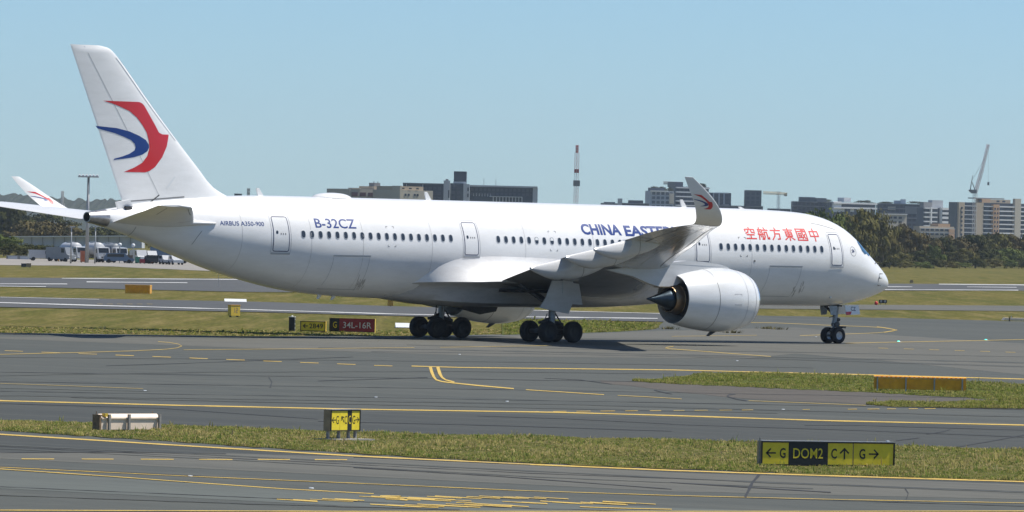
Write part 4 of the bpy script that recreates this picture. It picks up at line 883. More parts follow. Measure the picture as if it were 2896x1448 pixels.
# DOM2
p0, p1 = G(2152, 1319), G(2528, 1322); yaw = R(20); w = (p1.x - p0.x) / math.cos(yaw); c = (p0 + p1) / 2
s = sign('taxiway_sign', 'long yellow and black direction sign reading G DOM2 C G in the near grass', (c.x, c.y, 0), yaw, w, .70, .30, .03, [(-w / 2 + .05, -w / 2 + .86, 'sign_yellow'), (-w / 2 + .87, -w / 2 + 2.10, 'sign_black'), (-w / 2 + 2.11, -w / 2 + 2.89, 'sign_yellow'), (-w / 2 + 2.925, w / 2 - .05, 'sign_yellow')])
L = -w / 2; Z0, Z1 = .24, .54; Y = -.016
arrow(s, L + .31, .39, .27, math.pi, Y, M['sign_black']); sign_text(s, 'G', L + .585, L + .77, Z0, Z1, Y, M['sign_black'])
sign_text(s, 'DOM2', L + 1.01, L + 1.95, Z0, Z1, Y, M['sign_yellow'], .004); sign_text(s, 'C', L + 2.21, L + 2.39, Z0, Z1, Y, M['sign_black'])
arrow(s, L + 2.63, .39, .29, math.pi / 2, Y, M['sign_black']); sign_text(s, 'G', L + 3.10, L + 3.29, Z0, Z1, Y, M['sign_black']); arrow(s, L + 3.56, .39, .27, 0, Y, M['sign_black'])
MB().box(L - .03, L, .05, .09, .1, .84).build('end_post', M['aged'], s); MB().box(w / 2 - .2, w / 2 - .12, .1, .2, .752, .79).build('cable_gland', M['shade'], s)
# G C C G
c = G(975, 1247); yaw = R(54); w = 1.52
s = sign('taxiway_sign', 'small bright yellow sign on legs reading G C C G at the grass edge', (c.x, c.y, 0), yaw, w, .66, .27, .31, [(-.73, -.30, 'sign_yellow'), (-.285, .10, 'sign_yellow'), (.105, .325, 'sign_black'), (.33, .73, 'sign_yellow')], legs=(-.7, -.15, .35, .7), rim=.03)
for a_ in ((-.59, .66, .19, math.pi), (-.145, .68, .20, R(125)), (.60, .66, .17, 0)): arrow(s, *a_, -.016, M['sign_black'], .15)
for t_, x0, x1, m_ in (('G', -.485, -.35, 'sign_black'), ('C', -.045, .07, 'sign_black'), ('C', .155, .275, 'sign_yellow'), ('G', .355, .495, 'sign_black')): sign_text(s, t_, x0, x1, .53, .79, -.016, M[m_], .0)
MB().box(-.9, .9, -.5, .55, .02, .07).build('footing', M['aged'], s)
# 34L-16R and 2849
def far_sign(label, u0, u1, vb, h, dep, yaw, legend):
    p0, p1 = G(u0, vb), G(u1, vb); w = (p1.x - p0.x) / math.cos(yaw); c = (p0 + p1) / 2
    return w, c
w, c = far_sign('', 928, 1062, 939.5, .86, .3, R(-10), None)
s = sign('runway_sign', 'red runway sign reading 34L-16R with a black G panel', (c.x, c.y, 0), R(-10), w, .88, .28, .02, [(-w / 2 + .03, -w / 2 + .66, 'sign_black'), (-w / 2 + .661, w / 2 - .03, 'sign_red')], case='box_yellow', rim=.025, caps=False)
sign_text(s, 'G', -w / 2 + .24, -w / 2 + .49, .26, .66, -.02, M['sign_yellow'], .01); sign_text(s, '34L-16R', -w / 2 + .90, w / 2 - .22, .26, .66, -.02, M['sign_white'], .005)
w, c = far_sign('', 847, 922, 938, .62, .3, R(-12), None)
s = sign('distance_sign', 'yellow sign with a left arrow reading 2849 beside the red runway sign', (c.x, c.y, 0), R(-12), w, .66, .25, .02, [(-w / 2 + .05, w / 2 - .05, 'sign_yellow')], case='box_yellow', rim=.05, caps=False)
arrow(s, -w / 2 + .34, .36, .27, math.pi, -.02, M['sign_black'], .22); sign_text(s, '2849', -w / 2 + .60, w / 2 - .16, .21, .52, -.02, M['sign_black'], .01)
c = G(824, 936.5)
t = thing('marker_post', 'black upright marker cabinet with a white lamp cap left of the 2849 sign', 'marker', (c.x, c.y, 0), R(-14))
MB().box(-.18, .18, 0, .26, .02, .90).build('body', M['sign_black'], t); MB().box(-.20, .20, -.02, .28, .90, .94).build('cap', M['shade'], t); MB().lathe([(0, .07), (.05, .06), (.08, .001)], (0, .13, .94), (0, 0, 1), 12).build('lamp', M['shade'], t, True)
for z in (.15, .42, .72): MB().box(.18, .21, .02, .2, z, z + .1).build('hinge', M['steel'], t)

# orange barrier with striped top (right)
p0, p1 = G(2470, 1106), G(2733, 1113); c = (p0 + p1) / 2; yaw = math.atan2(p1.y - p0.y, p1.x - p0.x) * .3; w = (p1.x - p0.x) / math.cos(yaw)
t = thing('barrier', 'long orange blast barrier on four steel posts with striped tape along its top', 'barrier', (c.x, c.y, 0), yaw)
MB().prism([(-.0, .12), (.34, .12), (.34, .62), (.14, .70), (0, .62)], lambda y, z: (-w / 2, y, z), lambda y, z: (w / 2, y, z)).build('panel', M['orange'], t)
MB().box(-w / 2, w / 2, -.012, -.002, .56, .64).build('top_fold', M['orange_top'], t)
n = 40
for k in range(n):
    x0 = -w / 2 + w * k / n; x1 = -w / 2 + w * (k + 1) / n
    MB().add([(x0 + .01, -.006, .668), (x1 + .01, -.006, .668), (x1 - .01, -.006, .642), (x0 - .01, -.006, .642)], [(0, 1, 2, 3)]).build('tape_stripe', M['tape_red'] if k % 2 else M['shade'], t)
for x in (-w / 2 + .16, -w / 2 + 1.42, -w / 2 + 2.68, w / 2 - .17): MB().box(x - .03, x + .03, -.09, -.02, -.02, .66).build('post', M['steel'], t)
# white barrier (left)
p0, p1 = G(283, 1219), G(449, 1221); c = (p0 + p1) / 2; yaw = R(46); w = (p1.x - p0.x) / math.cos(yaw)
t = thing('barrier', 'pinkish white concrete-look barrier on three posts at the left grass edge', 'barrier', (c.x, c.y, 0), yaw)
MB().prism([(0, .06), (.30, .06), (.30, .50), (.16, .56), (0, .44)], lambda y, z: (-w / 2 + .08, y, z), lambda y, z: (w / 2, y, z)).build('panel', M['barrier_white'], t)
MB().box(-w / 2 + .08, w / 2, -.04, -.003, .40, .445).build('rail', M['barrier_white'], t)
MB().box(-w / 2, -w / 2 + .075, -.02, .32, .03, .54).build('end_plate', M['rust'], t)
for x in (-w / 2 + .36, -w / 2 + 1.22, w / 2 - .09): MB().box(x - .04, x + .04, -.12, -.045, 0, .55).build('post', M['aged'], t)
MB().box(-w / 2 + .2, -w / 2 + .32, -.06, .1, .47, .58).build('lamp_bracket', M['box_yellow'], t); decal('stencil', [[(-w / 2 + .42, .465), (-w / 2 + .58, .465), (-w / 2 + .58, .505), (-w / 2 + .42, .505)]], lambda x, y: Vector((x, .0 + (y - .44) * 1.5 - .012, y)), M['box_yellow'], t)
for x in (-w / 2 + .05, w / 2 - .15): MB().bar((x, .2, .5), (x, .2, .64), .015, 6).build('pin', M['rust'], t)
# yellow box, orange cabinet, other small markers out on the field
c = G(666, 895); t = thing('marker_box', 'yellow upright marker box on the grass behind the white runway line', 'marker', (c.x, c.y, 0), R(40))
MB().box(-.42, .42, 0, .4, .06, .82).build('body', M['box_yellow'], t); MB().box(-.45, .45, -.03, .43, .82, .86).build('lid', M['orange_top'], t); MB().box(-.36, -.3, .1, .3, -.05, .06).box(.3, .36, .1, .3, -.05, .06).build('feet', M['gear_dark'], t)
decal('stencil', stroke_polys([[(-.12, .62), (-.12, .3)], [(.05, .62), (.18, .62), (.18, .46), (.05, .46), (.05, .3), (.18, .3)]], .05), lambda x, y: Vector((x, -.01, y)), M['sign_case'], t)
c = G(388, 830); t = thing('equipment_cabinet', 'long low orange equipment cabinet on the far grass strip', 'cabinet', (c.x, c.y, 0), R(-8))
MB().box(-1.2, 1.2, 0, 1.0, .0, .72).build('body', M['orange'], t); MB().box(-1.24, 1.24, -.05, 1.05, .72, .84).build('lid', M['orange_top'], t); MB().box(.24, .27, -.02, -.002, .02, .71).build('joint', M['orange_top'], t); MB().box(1.2, 1.24, -.02, 1.0, .02, .71).build('end_panel', M['orange_top'], t)
c = G(1104, 866); t = thing('marker_board', 'orange marker board glimpsed below the rear fuselage', 'marker', (c.x, c.y, -.03), 0); MB().box(-.25, .25, 0, .15, .05, .95).build('board', M['orange_top'], t); MB().box(-.05, .05, .15, .2, -.05, .6).build('stake', M['rust'], t)
for u, v, wd, hh, lab in ((667, 853, 2.0, .28, 'low white gable marker lying on grass left of the fuselage belly'), (1150, 926, 1.5, .34, 'low white gable marker beside the left main wheels')):
    c = G(u, v); t = thing('gable_marker', lab, 'marker', (c.x, c.y, -.04), R(6)); MB().prism([(0, 0), (.9, 0), (.5, hh)], lambda y, z: (-wd / 2, y, z), lambda y, z: (wd / 2 * .97, y, z)).build('shell', M['shade'], t); MB().box(-wd / 2, wd / 2, -.05, .95, -.02, .04).build('base', M['aged'], t)
c = G(2855, 909); t = thing('runway_lamp', 'small yellow stake lamp beside a white slab at the right edge', 'lamp', (c.x, c.y, -.04)); MB().bar((0, 0, 0), (0, 0, .5), .06, 8).build('stake', M['rust'], t); MB().box(-.1, .3, -.1, .1, .36, .50).build('head', M['box_yellow'], t); MB().box(.1, .2, -.12, -.1, .4, .47).build('lens', M['shade'], t)
c = G(2875, 905); t = thing('concrete_slab', 'flat white slab lying in grass at the right edge', 'slab', (c.x, c.y, -.05), R(5)); MB().prism([(-1.15, 0), (1.6, 0), (1.6, .22), (-1.0, .22)], lambda x, z: (x, 0, z), lambda x, z: (x, 1.4, z)).build('slab', M['barrier_white'], t)
c = G(2478, 862); t = thing('runway_lamp', 'small red obstruction lamp on the grass right of the nose', 'lamp', (c.x, c.y, -.05)); MB().lathe([(0, .16), (.12, .2), (.3, .16), (.38, .05), (.39, .001)], (0, 0, .06), (0, 0, 1), 14).build('globe', M['tape_red'], t, True); MB().bar((0, 0, 0), (0, 0, .1), .08, 8).build('base', M['gear_dark'], t)
c = G(2497, 861); t = thing('light_unit', 'small black twin light unit beside the red lamp right of the nose', 'lamp', (c.x, c.y, -.05)); MB().box(-.42, .42, -.1, .15, .18, .55).build('housing', M['sign_black'], t); MB().box(-.3, -.25, 0, .05, 0, .18).box(.25, .3, 0, .05, 0, .18).build('legs', M['rust'], t)
for x in (-.2, .2): MB().lathe([(0, .13), (.04, .12), (.05, .001)], (x, -.1, .37), (0, -1, 0), 12).build('lens', M['steel'], t)
c = G(74, 756); t = thing('marker_board', 'tiny dark and yellow marker board on the far left grass', 'marker', (c.x, c.y, -.05)); MB().box(-.75, .0, 0, .2, .1, .62).build('dark_board', M['gear_dark'], t); MB().box(.02, .72, 0, .2, .1, .66).build('yellow_board', M['sign_case'], t); MB().box(-.5, -.42, .2, .26, 0, .4).box(.42, .5, .2, .26, 0, .4).build('stakes', M['rust'], t)
c = G(2578, 799); t = thing('marker_board', 'tiny yellowish marker on the far grass right of the nose', 'marker', (c.x, c.y, -.05)); MB().prism([(-.35, 0), (.35, 0), (.2, .5), (-.2, .5)], lambda x, z: (x, 0, z), lambda x, z: (x * .9, .5, z)).build('shell', M['sign_case'], t); MB().box(-.3, .3, -.05, .5, -.03, .03).build('base', M['aged'], t)
for u, v, lab in ((2541, 967.3, 'green inset taxiway light nearer the nose wheel'), (2788, 962.5, 'green inset taxiway light nearer the right edge')):
    c = G(u, v); t = thing('taxiway_light', lab, 'light', (c.x, c.y, .004), 0, 'green taxiway centreline lights'); MB().lathe([(0, .2), (.03, .18), (.05, .1), (.05, .001)], (0, 0, 0), (0, 0, 1), 14).build('casing', M['steel'], t); MB().box(-.07, .07, -.13, -.09, .02, .075).build('lens', M['lamp_green'], t)
ORD = ['first', 'second', 'third', 'fourth', 'fifth', 'sixth', 'seventh', 'eighth', 'ninth', 'tenth', 'eleventh', 'twelfth', 'thirteenth', 'fourteenth', 'fifteenth']
for i_, (u, v) in enumerate(((410, 1106), (538, 1348), (880, 1382), (1063, 1124), (1300, 1003), (1434, 1136), (2085, 1021), (2215, 1159), (2308, 953))):
    c = G(u, v); o = MB().lathe([(0, .07), (.012, .065), (.02, .03), (.02, .001)], (0, 0, 0), (0, 0, 1), 12).box(-.06, .06, -.012, .012, .016, .03).build('pavement_stud', M['shade']); o.location = (c.x, c.y, .006)
    tag(o, 'small pale stud in the grey taxiway, ' + ORD[i_] + ' of nine from the left', 'stud', 'pale studs in the taxiway')
# tufts growing out of the paving by the engine
def tuft(u, v, h, n, lab, seed):
    c = G(u, v); rnd = random.Random(seed); mb = MB()
    for k in range(n):
        a = rnd.uniform(0, 6.28); r0 = rnd.uniform(0, .9); hh = h * rnd.uniform(.5, 1); p = Vector((r0 * math.cos(a), r0 * .4 * math.sin(a), 0)); d = Vector((math.cos(a), math.sin(a), 0)); e = Vector((-d.y, d.x, 0)) * .03
        mb.add([p - e, p + e, p + d * hh * .6 + Vector((0, 0, hh))], [(0, 1, 2)])
    o = mb.build('weed', M['weed']); o.location = (c.x, c.y, 0); tag(o, lab, 'weed')
M['weed'] = mat('weed', (.14, .12, .04), .9, var=.4, scale=3)
for i_, (u, v, lab) in enumerate(((2073, 942, 'dry weed tuft growing from asphalt right below the engine'), (2168, 930, 'dry weed tuft on asphalt between engine and nose wheel, left one'), (2202, 932, 'larger dry weed tuft between engine and nose wheel'), (1892, 931, 'dry weed tuft just left of the engine exhaust'))): tuft(u, v, .28, 70, lab, i_)
HAZE = 3.5e-5
# ================================================================ background: trees, buildings, cranes, vehicles, hills
M['leaf1'] = layered('leaf_dark', (.075, .080, .022), (.036, .042, .013), (.125, .112, .038), .35, 1.6, rough=.9, k2=.8, spec=.1)
M['leaf2'] = layered('leaf_olive', (.165, .150, .044), (.090, .088, .027), (.23, .185, .06), .35, 1.6, rough=.9, k2=.8, spec=.1)
M['leaf3'] = layered('leaf_brown', (.150, .120, .045), (.085, .072, .028), (.20, .15, .058), .35, 1.6, rough=.9, k2=.8, spec=.1)
M['leaf4'] = layered('leaf_green', (.125, .155, .036), (.075, .10, .024), (.18, .19, .05), .35, 1.6, rough=.9, k2=.8, spec=.1)
M['bark'] = mat('bark', (.11, .085, .06), .95, var=.3, scale=4)
def crown_mesh(seed, leaf=.50, lobes=12, per=330):
    rnd = random.Random(seed); vs = []; fs = []
    L = []
    for k in range(lobes):
        a = k * 2.4 + rnd.uniform(-.4, .4); z = .24 + .62 * (k + .5) / lobes; r = rnd.uniform(.35, .66) * math.sqrt(max(.05, 1 - ((z - .42) / .50) ** 2)); L.append((r * math.cos(a), r * math.sin(a), z, rnd.uniform(.24, .38)))
    for lx, ly, lz, lr in L:
        for c in range(11):
            d = Vector((rnd.gauss(0, 1), rnd.gauss(0, 1), rnd.gauss(.25, .9))).normalized(); d = Vector((d.x, d.y, d.z * .42)); cc = Vector((lx, ly, lz)) + d * lr * rnd.uniform(.75, 1.0); cr = lr * rnd.uniform(.28, .46)
            for k in range(per // 11):
                q = Vector((rnd.gauss(0, .5), rnd.gauss(0, .5), rnd.gauss(0, .22))); p = cc + q * cr * 1.3; s_ = leaf / 10 * rnd.uniform(.5, 1.2)
                n = ((p - Vector((lx, ly, lz))).normalized() * 1.0 + q.normalized() * .45 + Vector((rnd.gauss(0, .3), rnd.gauss(0, .3), rnd.gauss(.1, .3)))).normalized(); x = n.orthogonal().normalized(); x = Matrix.Rotation(rnd.uniform(0, 6.28), 3, n) @ x; y = n.cross(x); i = len(vs)
                vs += [p - x * s_, p + y * s_ * .55, p + x * s_, p - y * s_ * .55]; fs.append((i, i + 1, i + 2, i + 3))
    me = bpy.data.meshes.new('crown'); me.from_pydata([tuple(v) for v in vs], [], fs); me.update(); return me, L
CROWNS = [crown_mesh(s_, lobes=10 + s_ % 4) for s_ in range(7)]
CM = {}
def tree(name, label, u, v, vtop, wpx, ci, lf, group, D=None, lift=.12):
    """u, v: foot in the photograph, vtop its top, wpx its width in pixels"""
    c = G(u, v) if D is None else Vector((ray(u, v).x * D, D, 0)); s_ = F_PX / c.y; h = CAM_H + ray(u, vtop).z * c.y; w = wpx / s_ / 1.5
    t = thing(name, label, 'tree', (c.x, c.y, -.06), (u * 7.3) % 6.28, group)
    me, L = CROWNS[ci % len(CROWNS)]; key = (ci % len(CROWNS), lf)
    if key not in CM: m2 = me.copy(); m2.materials.append(M[lf]); CM[key] = m2
    cr = share('crown', CM[key], scale=(w, w, h), parent=t)
    tr = MB().bar((0, 0, 0), (0, 0, h * .35), .03 * h, 8, .022 * h)
    for lx, ly, lz, lr in L[:6]: tr.bar((0, 0, h * .3), (lx * w, ly * w, lz * h), .017 * h, 6, .006 * h)
    tr.build('trunk', M['bark'], t, True); return t
rt = random.Random(21)
# the belt of trees right of the nose: front, taller ones named by place, then the row behind
belt = [(2300, 760, 586, 170, 'leaf4', 'green-topped tree showing over the cockpit roof'), (2215, 760, 600, 150, 'leaf4', 'low green treetop showing over the forward fuselage'), (2400, 759, 586, 150, 'leaf2', 'tall olive tree rising directly behind the cockpit'), (2455, 759, 592, 130, 'leaf2', 'second tall olive tree behind the nose'), (2495, 758, 612, 95, 'leaf2', 'olive tree right of the tall pair behind the nose'),
        (2560, 758, 632, 110, 'leaf3', 'brownish pointed tree standing up below the cream building'), (2515, 758, 672, 90, 'leaf3', 'small brown tree at the foot of the tall olive trees'), (2612, 758, 666, 100, 'leaf3', 'brown tree left of the pale green bush'), (2660, 758, 668, 95, 'leaf1', 'dark tree below the orange-walled houses'), (2705, 758, 664, 110, 'leaf3', 'brown tree below the left edge of the tan apartment block'),
        (2758, 759, 660, 120, 'leaf1', 'dark broad tree in the middle below the tan apartment block'), (2812, 759, 654, 115, 'leaf2', 'olive tree below the orange column of the apartment block'), (2862, 759, 662, 105, 'leaf3', 'brown tree below the tan pier near the right edge'), (2915, 760, 664, 120, 'leaf1', 'dark tree cut by the right edge'), (2965, 760, 660, 120, 'leaf3', 'brown tree just past the right edge'),
        (2640, 757.5, 690, 70, 'leaf4', 'lighter green small tree in the middle of the belt'), (2730, 758, 700, 80, 'leaf2', 'short olive tree low in the belt'), (2842, 758.5, 700, 110, 'leaf4', 'round green tree low at the right of the belt'), (2590, 758, 704, 85, 'leaf1', 'short dark tree low in the belt behind the nose'), (2545, 758, 712, 75, 'leaf2', 'short olive tree just right of the nose'), (2785, 758.5, 708, 80, 'leaf1', 'short dark tree right of the belt centre'), (2890, 759, 712, 90, 'leaf1', 'short dark tree near the right edge')]
for i_, (u, v, vt, w, lf, lab) in enumerate(belt): tree('tree', lab, u, v - (2 if vt < 690 else 0), vt, w, i_, lf, 'tree belt beyond the airfield')
for i_, u in enumerate(range(2350, 3000, 46)):
    tree('tree', 'dark tree half hidden in the second row of the right belt, ' + ORD[i_] + ' from left', u, 752, 668 + rt.uniform(-8, 12), 110, i_ + 3, ('leaf1', 'leaf3')[i_ % 2], 'second row of the right tree belt')
for i_, u in enumerate(range(2520, 2960, 40)):
    tree('shrub', 'low shrub at the foot of the right tree belt, ' + ORD[i_] + ' from left', u + rt.uniform(-8, 8), 759.5, 732 + rt.uniform(-4, 8), 62, i_, ('leaf1', 'leaf2', 'leaf4')[i_ % 3], 'shrubs at the foot of the tree belt')
tree('shrub', 'bright green round bush at the grass edge right of the nose', 2622, 761, 745, 26, 2, 'leaf4', None)
# left: trees behind the vehicles
left = [(30, 748, 568, 110, 'leaf1', 'tall dark tree at the left edge below the far wing', 2000), (-20, 748, 575, 120, 'leaf1', 'tall dark tree just past the left edge', 2000), (95, 748, 622, 150, 'leaf3', 'broad brown tree behind the long pale roof', 1900), (160, 748, 622, 120, 'leaf3', 'brown tree right of the broad brown one at left', 1900), (10, 745, 660, 110, 'leaf4', 'green tree in front of the pale roof at the left edge', 1400), (60, 744, 688, 130, 'leaf1', 'dark hedge tree left of the fuel trucks', 1330), (115, 744, 690, 110, 'leaf1', 'dark hedge tree right behind the low wall', 1330),
        (215, 748, 640, 130, 'leaf1', 'dark tree under the tail cone', 2100), (290, 748, 640, 140, 'leaf1', 'dark tree right of the light mast', 2100), (350, 748, 650, 140, 'leaf1', 'dark tree above the tank trucks', 2100), (420, 748, 668, 140, 'leaf1', 'dark tree under the rear fuselage slope', 2100), (490, 748, 690, 140, 'leaf1', 'dark tree behind the parked cars', 2100), (560, 750, 705, 130, 'leaf1', 'dark tree at the lower end of the tail slope', 2100), (130, 748, 600, 150, 'leaf1', 'dark tree filling the gap below the far wing', 2300), (60, 748, 604, 150, 'leaf1', 'dark tree behind the far wing at left', 2300)]
for i_, (u, v, vt, w, lf, lab, D) in enumerate(left): tree('tree', lab, u, v, vt, w, i_ + 1, lf, 'trees on the left airfield edge', D)
for i_, u in enumerate(range(140, 640, 48)):
    tree('shrub', 'dark hedge shrub behind the parked service vehicles, ' + ORD[i_] + ' from left', u, 748, 706 + rt.uniform(-6, 6) + (u - 140) * .03, 90, i_, 'leaf1', 'hedge behind the service vehicles', 1500)

# hills far left
hv = []; rh = random.Random(8); HU = list(range(-900, 1000, 7))
for u in HU:
    vt = float(np.interp(u, [-900, -200, 0, 50, 150, 200, 290, 345, 500, 1000], [560, 540, 546, 551, 557, 564, 562, 568, 590, 640])) + rh.uniform(-4.5, 4.5) + 2 * math.sin(u * .13) + 2 * math.sin(u * .051 + 1); p = W(u, vt, 6200); hv += [p, Vector((p.x, 6200 - 500, -1)), Vector((p.x, 6900, -1))]
hills = obj('hills', hv, [(3 * i, 3 * i + 1, 3 * i + 4, 3 * i + 3) for i in range(len(HU) - 1)] + [(3 * i, 3 * i + 3, 3 * i + 5, 3 * i + 2) for i in range(len(HU) - 1)], layered('hill_wood', (.035, .048, .03), (.022, .032, .022), (.09, .085, .075), .03, .2, rough=1., k2=.6)); tag(hills, kind='structure')

# ---------------------------------------------------------------- buildings
M['b_cream'] = mat('render_cream', (.50, .45, .36), .8, var=.08, scale=.2); M['b_tan'] = mat('render_tan', (.44, .36, .26), .8, var=.08, scale=.2); M['b_orange'] = mat('render_orange', (.52, .33, .19), .8, var=.08, scale=.3)
M['b_white'] = mat('render_white', (.72, .72, .71), .7, var=.06, scale=.2); M['b_grey'] = mat('render_grey', (.25, .25, .25), .8, var=.1, scale=.2); M['b_pale'] = mat('render_pale_grey', (.48, .50, .52), .7, var=.08, scale=.2)
M['b_dark'] = mat('cladding_dark', (.045, .055, .075), .4, var=.3, scale=.15); M['b_glass'] = mat('tower_glass', (.035, .05, .072), .18, var=.4, scale=.25); M['b_win'] = mat('window_dark', (.03, .037, .05), .2, var=.35, scale=.4); M['b_red'] = mat('window_reddish', (.10, .05, .055), .3)
M['crane_red'] = mat('crane_red', (.45, .10, .09), .6); M['crane_white'] = mat('crane_white', (.62, .60, .58), .6); M['crane_yellow'] = mat('crane_yellow', (.66, .55, .34), .6)
UNIT = MB().box(-.5, .5, -.5, .5, -.5, .5)
def unit(m):
    key = 'u_' + m.name
    if key not in CM: me = bpy.data.meshes.new('block'); me.from_pydata(UNIT.v, [], UNIT.f); me.materials.append(m); CM[key] = me
    return CM[key]
def bx(name, parent, m, x0, x1, y0, y1, z0, z1): return share(name, unit(m), ((x0 + x1) / 2, (y0 + y1) / 2, (z0 + z1) / 2), (0, 0, 0), (x1 - x0, y1 - y0, z1 - z0), parent)
class Bld:
    """a block whose front stands at distance D; local x in metres from its left edge, z above ground"""
    def __init__(s, label, u0, u1, vt, D, wall, depth=18, yaw=0, group=None):
        um = (u0 + u1) / 2; p = W(u0, vt, D); q = W(u1, vt, D); s.w = (q.x - p.x) / math.cos(yaw); s.h = W(um, vt, D).z; s.k = F_PX / D * math.cos(yaw); s.D = D; s.u0 = u0; s.um = um
        s.t = thing('building', label, 'building', (p.x, D, -.06), yaw, group); s.d = depth
        bx('wall', s.t, wall, 0, s.w, 0, depth, 0, s.h)
    def X(s, u): return (u - s.u0) / s.k
    def Z(s, v): return W(s.um, v, s.D).z
    def block(s, name, m, u0, u1, vt, vb, y0=0., y1=None): return bx(name, s.t, m, s.X(u0), s.X(u1), y0, s.d if y1 is None else y1, s.Z(vb), s.Z(vt))
    def windows(s, m, us, vs, wpx, hpx, name='window', proud=.15):
        for v in vs:
            for u in us: bx(name, s.t, m, s.X(u) - wpx / s.k / 2, s.X(u) + wpx / s.k / 2, -proud, .05, s.Z(v + hpx / 2), s.Z(v - hpx / 2))
    def slabs(s, m, vs, u0, u1, hpx=3.2, proud=1.6):
        for v in vs: bx('balcony', s.t, m, s.X(u0), s.X(u1), -proud, .04, s.Z(v + hpx / 2), s.Z(v - hpx / 2))
D0 = 4500
# middle group behind the fuselage roof
b = Bld('cream terminal block with a row of dark reddish windows above the fuselage', 989, 1131, 535, 3000, M['b_cream'], 25, R(24)); b.windows(M['b_red'], [1003, 1026, 1049, 1072, 1094, 1116], [550], 17, 11); b.block('penthouse', M['b_tan'], 1067, 1131, 526, 536, 4, 20); b.block('parapet', M['b_cream'], 995, 1020, 532, 536, -.3, 4); b.block('roof_plant', M['b_grey'], 1074, 1090, 516, 527, 6, 12)
for u in (1078, 1089): b.block('roof_mast', M['b_grey'], u - .7, u + .7, 512, 527, 8, 8.4)
b = Bld('cream hotel wing with four small square windows beside the dark office', 1131.5, 1224, 538, 2980, M['b_cream'], 25, R(28)); b.windows(M['b_win'], [1147, 1156, 1173, 1181], [551], 5, 6); b.block('upper_storey', M['b_tan'], 1133, 1203, 527, 539, 2, 22); b.windows(M['b_win'], [1140, 1160, 1180], [533], 7, 4); b.block('stair_block', M['b_cream'], 1128, 1133.5, 526, 575, -1, 6)
b = Bld('dark glass office block with pale stair tower behind the cream hotel', 1140, 1257, 518, 3100, M['b_glass'], 30); b.slabs(M['b_grey'], [519], 1139, 1258, 3, 1.0); b.windows(M['b_dark'], range(1152, 1256, 13), [532, 546, 560], 9, 9, 'glass_panel')
for u in (1196, 1150): b.block('mullion', M['b_pale'], u - 1, u + 1, 519, 540, -.6, .1)
b = Bld('pale stair tower between the two dark office wings', 1255, 1273, 510, 3050, M['b_pale'], 10); b.block('cap', M['b_grey'], 1260, 1268, 506, 511, 2, 8); b.windows(M['b_dark'], [1270], [548], 4, 22, 'slot_window')
b = Bld('dark central office core crowned by a tall black plant box', 1273.5, 1311, 518, 3060, M['b_glass'], 20); b.block('plant_box', M['b_dark'], 1283, 1319, 484, 519, 1, 18); b.block('plant_band', M['b_pale'], 1282, 1318, 513, 519, .5, 1.2); b.windows(M['b_dark'], [1283, 1297], [530, 544, 558], 10, 10, 'glass_panel')
b = Bld('pale lift shaft right of the black plant box', 1311.5, 1328, 520, 3055, M['b_pale'], 12); b.windows(M['b_dark'], [1324], [535, 552], 4, 10, 'slot_window')
b = Bld('long dark office wing with pale roof edge and colonnade', 1328.5, 1519, 526, 3070, M['b_glass'], 26); b.slabs(M['b_pale'], [527], 1328, 1520, 4.5, 2.0); b.block('end_wall', M['b_pale'], 1507, 1521, 528, 600, -1.2, 20); b.slabs(M['b_pale'], [556], 1385, 1478, 2.2, 3.0)
b.windows(M['b_pale'], range(1396, 1478, 9), [563], 3, 13, 'column', 2.5); b.windows(M['b_dark'], range(1336, 1505, 12), [537, 549], 8, 8, 'glass_panel'); b.windows(M['b_pale'], range(1340, 1390, 8), [552], 2, 8, 'fin')
for u in (1368, 1402): b.block('roof_mast', M['b_grey'], u - .5, u + .5, 505, 526, 5, 5.3)
b = Bld('low grey roof just right of the lattice crane mast', 1700, 1747, 574, D0, M['b_grey'], 20); b.block('ridge', M['b_dark'], 1708, 1740, 571, 575, 4, 14); b.windows(M['b_win'], range(1706, 1745, 8), [580], 5, 4)
b = Bld('low dark building with a pale tower at its left end', 1748, 1836, 574, D0 - 100, M['b_dark'], 20); b.block('end_tower', M['b_pale'], 1747, 1760, 562, 600, -.5, 8); b.block('upper_box', M['b_dark'], 1777, 1819, 566, 575, 2, 14); b.slabs(M['b_grey'], [575], 1760, 1836, 2, 1); b.windows(M['b_win'], range(1768, 1832, 9), [582], 6, 4)
b = Bld('pale glassy apartment block with roof garden left of the winglet', 1839, 1906, 540, D0, M['b_pale'], 8, R(22)); vv = [547 + k * 12.4 for k in range(5)]; b.windows(M['b_glass'], [1849, 1862, 1875, 1888, 1899], vv, 9, 8, 'window'); b.slabs(M['b_white'], [540.5], 1838, 1888, 3, 1.5); b.block('plant_room', M['b_dark'], 1845, 1884, 531, 541, 2, 7); b.block('side_panel', M['b_cream'], 1893, 1906, 546, 575, -.8, .5)
b = Bld('dark banded apartment block with white balconies behind the winglet', 1911, 2006, 528, D0 + 80, M['b_dark'], 10, R(26)); vv = [531 + k * 12.6 for k in range(6)]; b.slabs(M['b_white'], vv, 1911, 2006, 3.4, 1.8); b.windows(M['b_win'], range(1918, 2004, 11), [v + 6.3 for v in vv], 8, 6); b.block('plant_box', M['b_dark'], 1912, 1936, 515, 530, 2, 12)
b.block('roof_box', M['b_dark'], 1983, 2004, 525, 532, 3, 12)
b = Bld('grey block with pale vertical columns right of the winglet', 2006.5, 2068, 545, D0 + 40, M['b_dark'], 22); b.windows(M['b_pale'], [2018, 2034, 2048], [565], 4, 40, 'pier', .9); b.slabs(M['b_white'], [545.5], 2020, 2060, 2.4, 1.); b.windows(M['b_glass'], [2012, 2026, 2041, 2056, 2064], [553, 565, 577], 6, 7)
